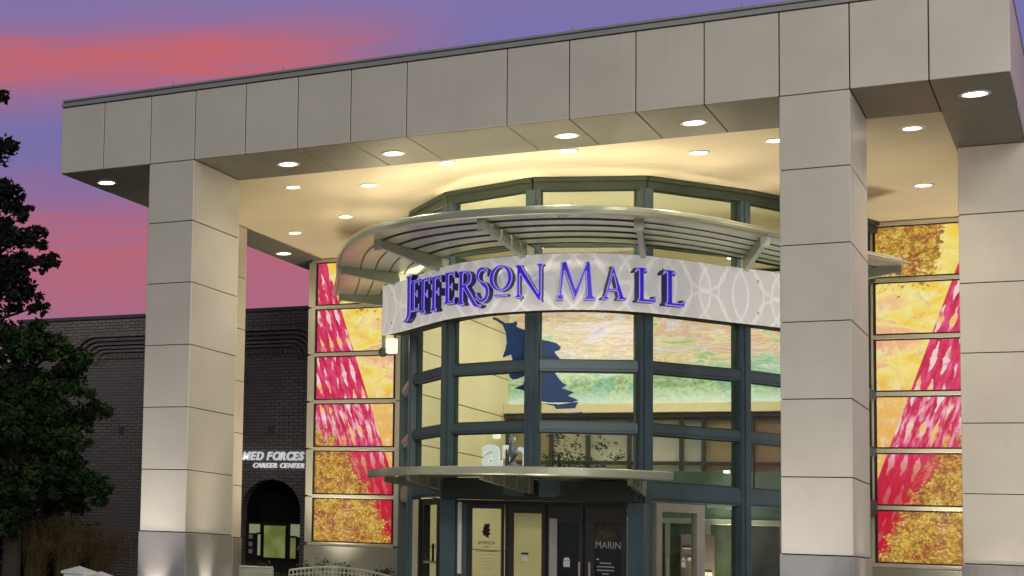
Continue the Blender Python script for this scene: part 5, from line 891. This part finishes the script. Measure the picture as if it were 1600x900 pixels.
B().box(AX-AR-.1, AX+AR+.1, YK+.4, YK+1.5, 3.95, 4.1).put('recess_ceiling', M_black, bk)
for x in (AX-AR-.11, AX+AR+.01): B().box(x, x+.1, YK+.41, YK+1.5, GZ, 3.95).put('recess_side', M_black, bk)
B().box(-24.95,-24.6, YK+.46, 30, GZ, 8.69).put('side_wall', M_brick, bk)
YW = YK+.30
M_gwin = emit('green_lit_window', (.20,.24,.035,1), .95); M_gwin2 = emit('pale_green_lit_window', (.19,.21,.13,1), .9)
gb = M_gwin.node_tree; t = NT(gb); bsd = gb.nodes['Principled BSDF']; nn = t.noise(t.n('ShaderNodeNewGeometry').outputs['Position'], 2.5, 3)
t.put(bsd.inputs['Emission Color'], t.mix(t.step(nn, .3, .7), (.07,.085,.022,1), (.15,.165,.055,1)))
for x0, x1, z0, z1, m in ((-16.72,-16.36,2.22,2.50,M_gwin2),(-16.44,-16.34,1.55,2.22,M_gwin2),(-16.24,-15.55,1.50,2.47,M_gwin),(-15.40,-15.0,2.15,2.53,M_gwin2),(-15.40,-15.22,1.50,2.15,M_gwin)):
    wf = B(); 
    for a_, b_, c_, d_ in ((x0-.03,x0,z0-.03,z1+.03),(x1,x1+.03,z0-.03,z1+.03),(x0,x1,z1,z1+.03),(x0,x1,z0-.03,z0)): wf.box(a_,b_,YW-.03,YW+.05,c_,d_)
    f_ = wf.put('shop_window', M_black, bk); B().box(x0, x1, YW, YW+.02, z0, z1).put('pane', m, f_)
B().box(AX-AR+.0, AX+AR, YW+.03, YW+.06, GZ, 2.56).put('shopfront', M_black, bk)
b = B()
for z in (2.05, 1.82, 1.60): b.box(-16.72,-16.60,YW-.02,YW-.001,z,z+.13)
b.put('window_notice', M_silver, bk)
text('A', .22, -15.2, YW-.01, 1.75, M_silver, bk, 'window_letter', .004)
B().box(-15.2,-14.99,YW-.006,YW+.0,1.5,2.14).put('window_poster', M_black, bk)
ss = thing('shop_sign', (-16, YK, 4.4), 'white raised ARMED FORCES CAREER CENTER letters on the dark brick wall', 'sign')
M_wl = mat('white_sign_letters', (.8,.8,.8), .5, 0, .02, 2); bb = M_wl.node_tree.nodes['Principled BSDF']; bb.inputs['Emission Color'].default_value = (.9,.92,.95,1); bb.inputs['Emission Strength'].default_value = .45
def signline(body, size, xr, z, xs, bold):
    cu = bpy.data.curves.new('tmp', 'FONT'); cu.body = body; cu.size = size; cu.offset = bold; cu.shear = .28
    ob = bpy.data.objects.new('tmp', cu); col.objects.link(ob); dg = bpy.context.evaluated_depsgraph_get(); wd = ob.evaluated_get(dg).dimensions.x
    bpy.data.objects.remove(ob)
    for i, chh in enumerate(body):
        if chh == ' ': continue
        pass
    return wd
def letters(body, size, x_right, z, xs, bold, track):
    adv = {'M':.86,'W':.9,'I':.3,' ':.38,'E':.63,'F':.6,'C':.7,'O':.76,'R':.68,'S':.63,'A':.68,'D':.74,'T':.62,'N':.73}
    x = x_right - sum(adv.get(c, .65) for c in body)*size*xs*track
    for c in body:
        if c != ' ': text(c, size, x, YK-.06, z, M_wl, ss, 'letter', .03, bold=bold, shear=.25, xs=xs)
        x += adv.get(c, .65)*size*xs*track
letters('ARMED FORCES', .345, -14.86, 4.455, .872, .012, 1.0)
letters('CAREER CENTER', .20, -14.86, 4.215, 1.0, .006, .98)

# ================================================================== RAILINGS, PLANTS, PEDESTALS
def railing(P, zt, label, name='curved_railing'):
    t = thing(name, (P[0][0], P[0][1], GZ), label, 'railing')
    Q = [(P[0][0]+(P[-1][0]-P[0][0])*i/26, P[0][1]+(P[-1][1]-P[0][1])*i/26) for i in range(27)]
    zz = [zt(i/26) for i in range(27)]
    B().tube([(x, y, z) for (x, y), z in zip(Q, zz)], .028, 6).put('top_rail', M_rail, t)
    B().tube([(x, y, z-.11) for (x, y), z in zip(Q, zz)], .016, 6).put('second_rail', M_rail, t)
    B().tube([(x, y, GZ+.12) for (x, y), z in zip(Q, zz)], .018, 6).put('bottom_rail', M_rail, t)
    for i, ((x, y), z) in enumerate(zip(Q, zz)):
        B().box(x-.012, x+.012, y-.012, y+.012, GZ if i in (0, 26) else GZ+.12, z).put('picket', M_rail, t)
railing([(-10.15,3.35),(-8.35,4.75)], lambda f: 1.20+.17*math.sin(math.pi*(f*.85+.12)), 'pale metal picket railing with arched top in front of the left banner')
railing([(-11.05,2.72),(-10.45,3.15)], lambda f: 1.30, 'short pale picket railing by the left column')
def leaf_cloud(blobs, per, size, name, m, parent, seed, flat=1.0, sub=0):
    """clumps of small folded leaves on the skin and inside of each lump"""
    rnd = random.Random(seed); V = []; F = []
    if sub:
        nb = []
        for (x, y, z, r) in blobs:
            nb.append((x, y, z, r*.62))
            for _ in range(sub):
                d = Vector((rnd.gauss(0,1), rnd.gauss(0,1), rnd.gauss(0,.8))).normalized()*r*rnd.uniform(.55,1.0)
                nb.append((x+d.x, y+d.y, z+d.z, r*rnd.uniform(.16,.34)))
        blobs = nb
    for (x, y, z, r) in blobs:
        n = int(per*(r/.5)**2)
        for _ in range(n):
            d = Vector((rnd.gauss(0,1), rnd.gauss(0,1), rnd.gauss(0,1))).normalized()
            # uneven lump: radius modulated by a few sines
            k = 1 + .28*math.sin(5*d.x+x*3)*math.sin(4*d.z+z*2) + .18*math.sin(9*d.y+z*5)
            p = Vector((x, y, z)) + Vector((d.x, d.y, d.z*flat))*r*k*(rnd.random()**.45)
            a = Vector((rnd.gauss(0,1), rnd.gauss(0,1), rnd.gauss(0,.7))).normalized(); b_ = a.cross(Vector((rnd.gauss(0,1), rnd.gauss(0,1), rnd.gauss(0,1)))).normalized()
            s = size*(.6+.8*rnd.random()); i = len(V)
            V += [p-a*s, p-b_*s*.45, p+a*s, p+b_*s*.45]; F.append((i, i+1, i+2, i+3))
    me = bpy.data.meshes.new(name); me.from_pydata([tuple(v) for v in V], [], F)
    return link(name, me, m, parent)
UP = [(-17.17,1.82,12.57,.25),(-17.36,1.81,11.23,.71),(-16.99,2.09,11.4,.22),(-17.04,2.17,10.22,.47),(-16.86,2.36,9.76,.35),(-17.25,2.13,9.11,.66),(-16.65,2.59,9.11,.41),(-16.38,2.86,8.53,.32),(-16.89,2.48,8.42,.54),(-16.26,2.95,8.57,.19),(-16.84,2.59,7.8,.57),(-16.5,2.88,7.45,.22),(-18.05,2.88,8.15,.97),(-18.15,2.6,10.07,.97),(-18.6,2.0,11.6,.9),(-19.3,2.4,9.6,1.3),(-19.6,2.6,7.8,1.2),(-18.6,3.6,7.2,1.0)]
LOW = [(-15.89,.94,6.38,.63),(-15.48,1.9,6.24,.52),(-15.31,2.68,6.1,.34),(-16.67,1.71,5.41,.93),(-15.43,1.42,5.2,.6),(-15.26,2.8,5.3,.31),(-16.04,1.03,4.42,.75),(-15.33,1.61,4.16,.75),(-15.04,2.47,4.07,.4),(-16.08,1.76,3.26,.91),(-15.48,2.85,3.33,.52),(-16.84,1.9,2.33,.93),(-16.83,3.53,4.95,.96),(-16.55,4.28,5.82,.73),(-16.86,4.35,3.07,.97),(-17.31,3.62,6.58,.97),(-16.19,4.67,4.87,.65),(-16.22,4.84,3.1,.65),(-18.0,2.5,4.2,1.3),(-18.2,3.0,2.6,1.2)]
def tree(name, label, base, top, blobs, m, per, size, seed, flat=1.0, sub=9):
    t = thing(name, base, label, 'tree')
    b = B(); bx, by, bz = base; b.tube([(bx, by, bz), (bx+.05, by, bz+1.8), (bx-.08, by+.1, (bz+top)/2), (bx, by, top)], [.26,.20,.13,.05], 9)
    b.put('trunk', M_bark, t)
    b = B()
    for (x, y, z, r) in blobs:
        zz = min(top-.3, max(bz+1.2, z-1.0)); b.tube([(bx, by, zz), ((bx+x)/2, (by+y)/2, (zz+z)/2+.15), (x, y, z)], [.07,.045,.012], 5)
    b.put('branches', M_bark, t)
    leaf_cloud(blobs, per, size, 'crown', m, t, seed, flat, sub)
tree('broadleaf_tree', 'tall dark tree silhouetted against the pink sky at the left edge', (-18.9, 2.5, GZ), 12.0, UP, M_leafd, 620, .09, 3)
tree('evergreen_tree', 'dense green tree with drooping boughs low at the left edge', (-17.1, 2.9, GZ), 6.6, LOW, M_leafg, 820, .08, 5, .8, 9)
# dark hedge mass behind the trees, in front of the brick
hd = thing('hedge_shrub', (-20, 12, GZ), 'black hedge mass in the shade before the brick wall', 'shrub')
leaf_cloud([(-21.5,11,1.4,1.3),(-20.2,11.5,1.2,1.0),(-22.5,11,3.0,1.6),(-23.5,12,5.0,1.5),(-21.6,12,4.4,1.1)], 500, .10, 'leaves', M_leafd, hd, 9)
B().tube([(-21.8,11.4,GZ),(-21.9,11.4,2.5),(-22.4,11.4,4.6)], [.12,.08,.03], 7).put('stem', M_bark, hd)
it = thing('indoor_tree', (-5.4, 8.2, GZ), 'leafy indoor tree seen through the glass above the low canopy', 'tree')
B().tube([(-5.6,8.2,GZ),(-5.58,8.2,2.4),(-5.7,8.2,4.2)], [.07,.05,.03], 7).put('trunk', M_bark, it)
leaf_cloud([(-5.7,8.1,4.6,.36),(-5.2,8.2,4.75,.36),(-5.5,8.2,4.2,.5),(-4.8,8.3,4.4,.30),(-4.5,8.3,4.1,.25),(-5.9,8.2,4.1,.3),(-5.0,8.0,3.9,.4)], 330, .04, 'crown', M_shrub, it, 77, 1.0, 6)
def grass(x, y, h, n, r, label, seed):
    rnd = random.Random(seed); V = []; F = []
    for _ in range(n):
        a = rnd.random()*6.283; lean = r*(.3+.7*rnd.random()); hh = h*(.6+.4*rnd.random()); q = len(V)
        px, py = x+rnd.gauss(0,.12), y+rnd.gauss(0,.12); wx, wy = -math.sin(a)*.008, math.cos(a)*.008
        for k in range(5):
            f = k/4; cx, cy, cz = px+math.cos(a)*lean*f**2.2, py+math.sin(a)*lean*f**2.2, GZ+hh*f*(1-.12*f)
            w_ = (1-f*.8); V += [(cx-wx*w_, cy-wy*w_, cz), (cx+wx*w_, cy+wy*w_, cz)]
        for k in range(4): F.append((q+2*k, q+2*k+1, q+2*k+3, q+2*k+2))
        if rnd.random() < .5:                          # feathery head
            for _k in range(10):
                c = Vector((cx, cy, cz)) + Vector((rnd.gauss(0,.03), rnd.gauss(0,.03), rnd.gauss(0,.09))); q2 = len(V); s = .02
                V += [tuple(c+Vector((-s,0,0))), tuple(c+Vector((0,s,-s))), tuple(c+Vector((s,0,s)))]; F.append((q2, q2+1, q2+2))
    me = bpy.data.meshes.new('grass_clump'); me.from_pydata(V, [], F)
    return tag(link('grass_clump', me, M_grass), label, 'grass clump', 'tufts of dry ornamental grass at the left')
grass(-16.1, 3.9, 2.25, 420, .8, 'tall dry ornamental grass tuft behind the white posts, middle one', 1)
grass(-16.75, 3.5, 2.1, 320, .7, 'dry ornamental grass tuft nearest the left edge', 2)
grass(-15.4, 4.4, 1.9, 320, .7, 'dry ornamental grass tuft nearest the left column', 4)
for k, (x, y, h, lb) in enumerate(((-14.3,10.4,1.05,'low leafy bush under the shop windows'),(-13.55,10.9,1.15,'leafy bush beside the lit shop window, right'),(-12.75,11.5,1.3,'bushy plant at the left foot of the left banner'),(-12.15,11.95,1.2,'bushy plant below the middle of the left banner'),(-11.35,12.5,1.1,'small bushy plant at the right foot of the left banner'))):
    t = thing('shrub', (x, y, GZ), lb, 'shrub', 'bushes before the left wall')
    rnd = random.Random(30+k)
    B().tube([(x,y,GZ),(x+.03,y,GZ+.4),(x,y,GZ+.8)], [.03,.02,.01], 5).put('stem', M_bark, t)
    leaf_cloud([(x+rnd.uniform(-.3,.3), y+rnd.uniform(-.2,.2), GZ+rnd.uniform(.25,h-.22), rnd.uniform(.16,.28)) for _ in range(9)], 420, .045, 'leaves', M_shrub, t, 40+k)
for k, (x, y, w_, z, lb) in enumerate(((-12.9,-1.25,.29,1.14,'white pedestal with peaked cap, the taller of two at the bottom left'),(-12.72,-.62,.26,1.04,'white pedestal with peaked cap, the lower one behind on the right'))):
    t = thing('white_pedestal', (x, y, GZ), lb, 'pedestal', 'white capped pedestals')
    B().box(x-w_*.85, x+w_*.85, y-w_*.85, y+w_*.85, GZ, z-.13, .01).put('body', M_white, t)
    b = B().box(x-w_, x+w_, y-w_, y+w_, z-.13, z-.08, .008)
    v = [b.bm.verts.new(c) for c in ((x-w_,y-w_,z-.079),(x+w_,y-w_,z-.079),(x+w_,y+w_,z-.079),(x-w_,y+w_,z-.079))]; ap = b.bm.verts.new((x, y, z+.04))
    b.bm.faces.new(v[::-1]); [b.bm.faces.new((v[i], v[(i+1)%4], ap)) for i in range(4)]
    b.put('cap', M_white, t)

# ================================================================== GROUND UPLIGHTS AT THE COLUMNS
UPL = ((-11.75,-.32,'in front of the left column',(0,.42,1)),(-10.75,1.0,'beside the left column, glass side',(-.42,0,1)),(.55,-.35,'in front of the middle column',(0,.4,1)),(1.42,1.0,'beside the middle column, right side',(-.40,0,1)),(2.9,5.1,'in front of the right column',(0,.42,1)))
for x, y, lb, dr in UPL:
    t = thing('ground_uplight', (x, y, GZ), 'small round ground uplight ' + lb, 'uplight', 'ground uplights at the column feet')
    B().cyl((x, y), .12, GZ, GZ+.05, 16).put('housing', M_bronze, t)
    B().cyl((x, y), .10, GZ+.051, GZ+.056, 16).put('lens', M_lens, t)
    e = {'in front of the middle column': 30, 'in front of the left column': 150}.get(lb, 170)
    lamp('uplight_lamp', 'SPOT', (x, y, GZ+.09), e, (1,.90,.74), dr, .05, R(55), 1.0, t)

for k, (x, y, e, dr) in enumerate(((-9.6,.2,330,(-.02,.28,1)),(-7.0,-.1,420,(-.02,.42,1)),(-4.2,-.1,420,(.0,.42,1)),(-1.6,.3,330,(.02,.28,1)),(-11.6,7.4,800,(-.03,.22,1)),(1.95,10.6,620,(-.03,-.12,1)))):  # unseen floodlights added to light the ceiling and sign softly
    t = thing('ceiling_fill_flood', (x, y, GZ), 'ground floodlight added to brighten the ceiling, ' + ('left of the canopy', 'before the canopy, left', 'before the canopy, right', 'beside the middle column', 'deep behind the left column', 'before the right banner')[k], 'floodlight', 'added ground floodlights under the portico')
    B().box(x-.2, x+.2, y-.12, y+.12, GZ, GZ+.16, .02).put('housing', M_bronze, t)
    B().box(x-.17, x+.17, y-.09, y+.09, GZ+.161, GZ+.166).put('lens', M_lens, t)
    lamp('fill_flood_lamp', 'SPOT', (x, y, GZ+.24), e, (1,.83,.56), dr, .6, R(95), 1.0, t)

for k, (x, y) in enumerate(((-12.6,12.1),(1.9,12.0))):  # unseen washers added to lift the pale metal beside the banners
    t = thing('wall_fill_washer', (x, y, GZ), 'added ground wall washer brightening the ' + ('left', 'right')[k] + ' banner wall from below', 'uplight')
    B().box(x-.5, x+.5, y-.08, y+.08, GZ, GZ+.14, .02).put('housing', M_bronze, t)
    B().box(x-.46, x+.46, y-.06, y+.06, GZ+.141, GZ+.146).put('lens', M_lens, t)
    lamp('wall_fill_lamp', 'SPOT', (x, y, GZ+.22), 1200, (1,.90,.70), (0,.10,1), .3, R(70), 1.0, t)

for x, y, lb, e in ((-11.9,-2.2,'left',330),(-.1,-2.2,'middle',260),(3.4,2.2,'right',150)):
    t = thing('planter_spotlight', (x, y, GZ), 'ground spotlight on the pavement washing the front of the ' + lb + ' column', 'uplight')
    B().cyl((x, y), .14, GZ, GZ+.12, 16).put('housing', M_bronze, t)
    B().cyl((x, y), .11, GZ+.121, GZ+.126, 16).put('lens', M_lens, t)
    lamp('spotlight_lamp', 'SPOT', (x, y, GZ+.2), e, (1,.95,.86), (.12 if lb == 'middle' else 0,.75,1), .3, R(80), 1.0, t)

# ================================================================== CAR PARK LAMP (behind the camera's right shoulder)
t = thing('parking_lot_lamp', (11.5, -9.5, GZ), 'tall car park lamp on a dark pole right of the entrance', 'street lamp')
B().tube([(11.5,-9.5,GZ-.15),(11.5,-9.5,5),(11.5,-9.5,9.4)], [.11,.09,.07], 10).put('pole', M_bronze, t)
B().box(11.0,11.9,-9.7,-9.3,9.4,9.52,.02).put('lamp_head', M_bronze, t)
B().box(11.06,11.6,-9.66,-9.34,9.385,9.395).put('lens', M_lens, t)
lamp('car_park_lamp', 'SPOT', (11.3,-9.5,9.33), 3500, (1,.93,.84), (-.75,.8,-.45), .25, R(150), .7, t)
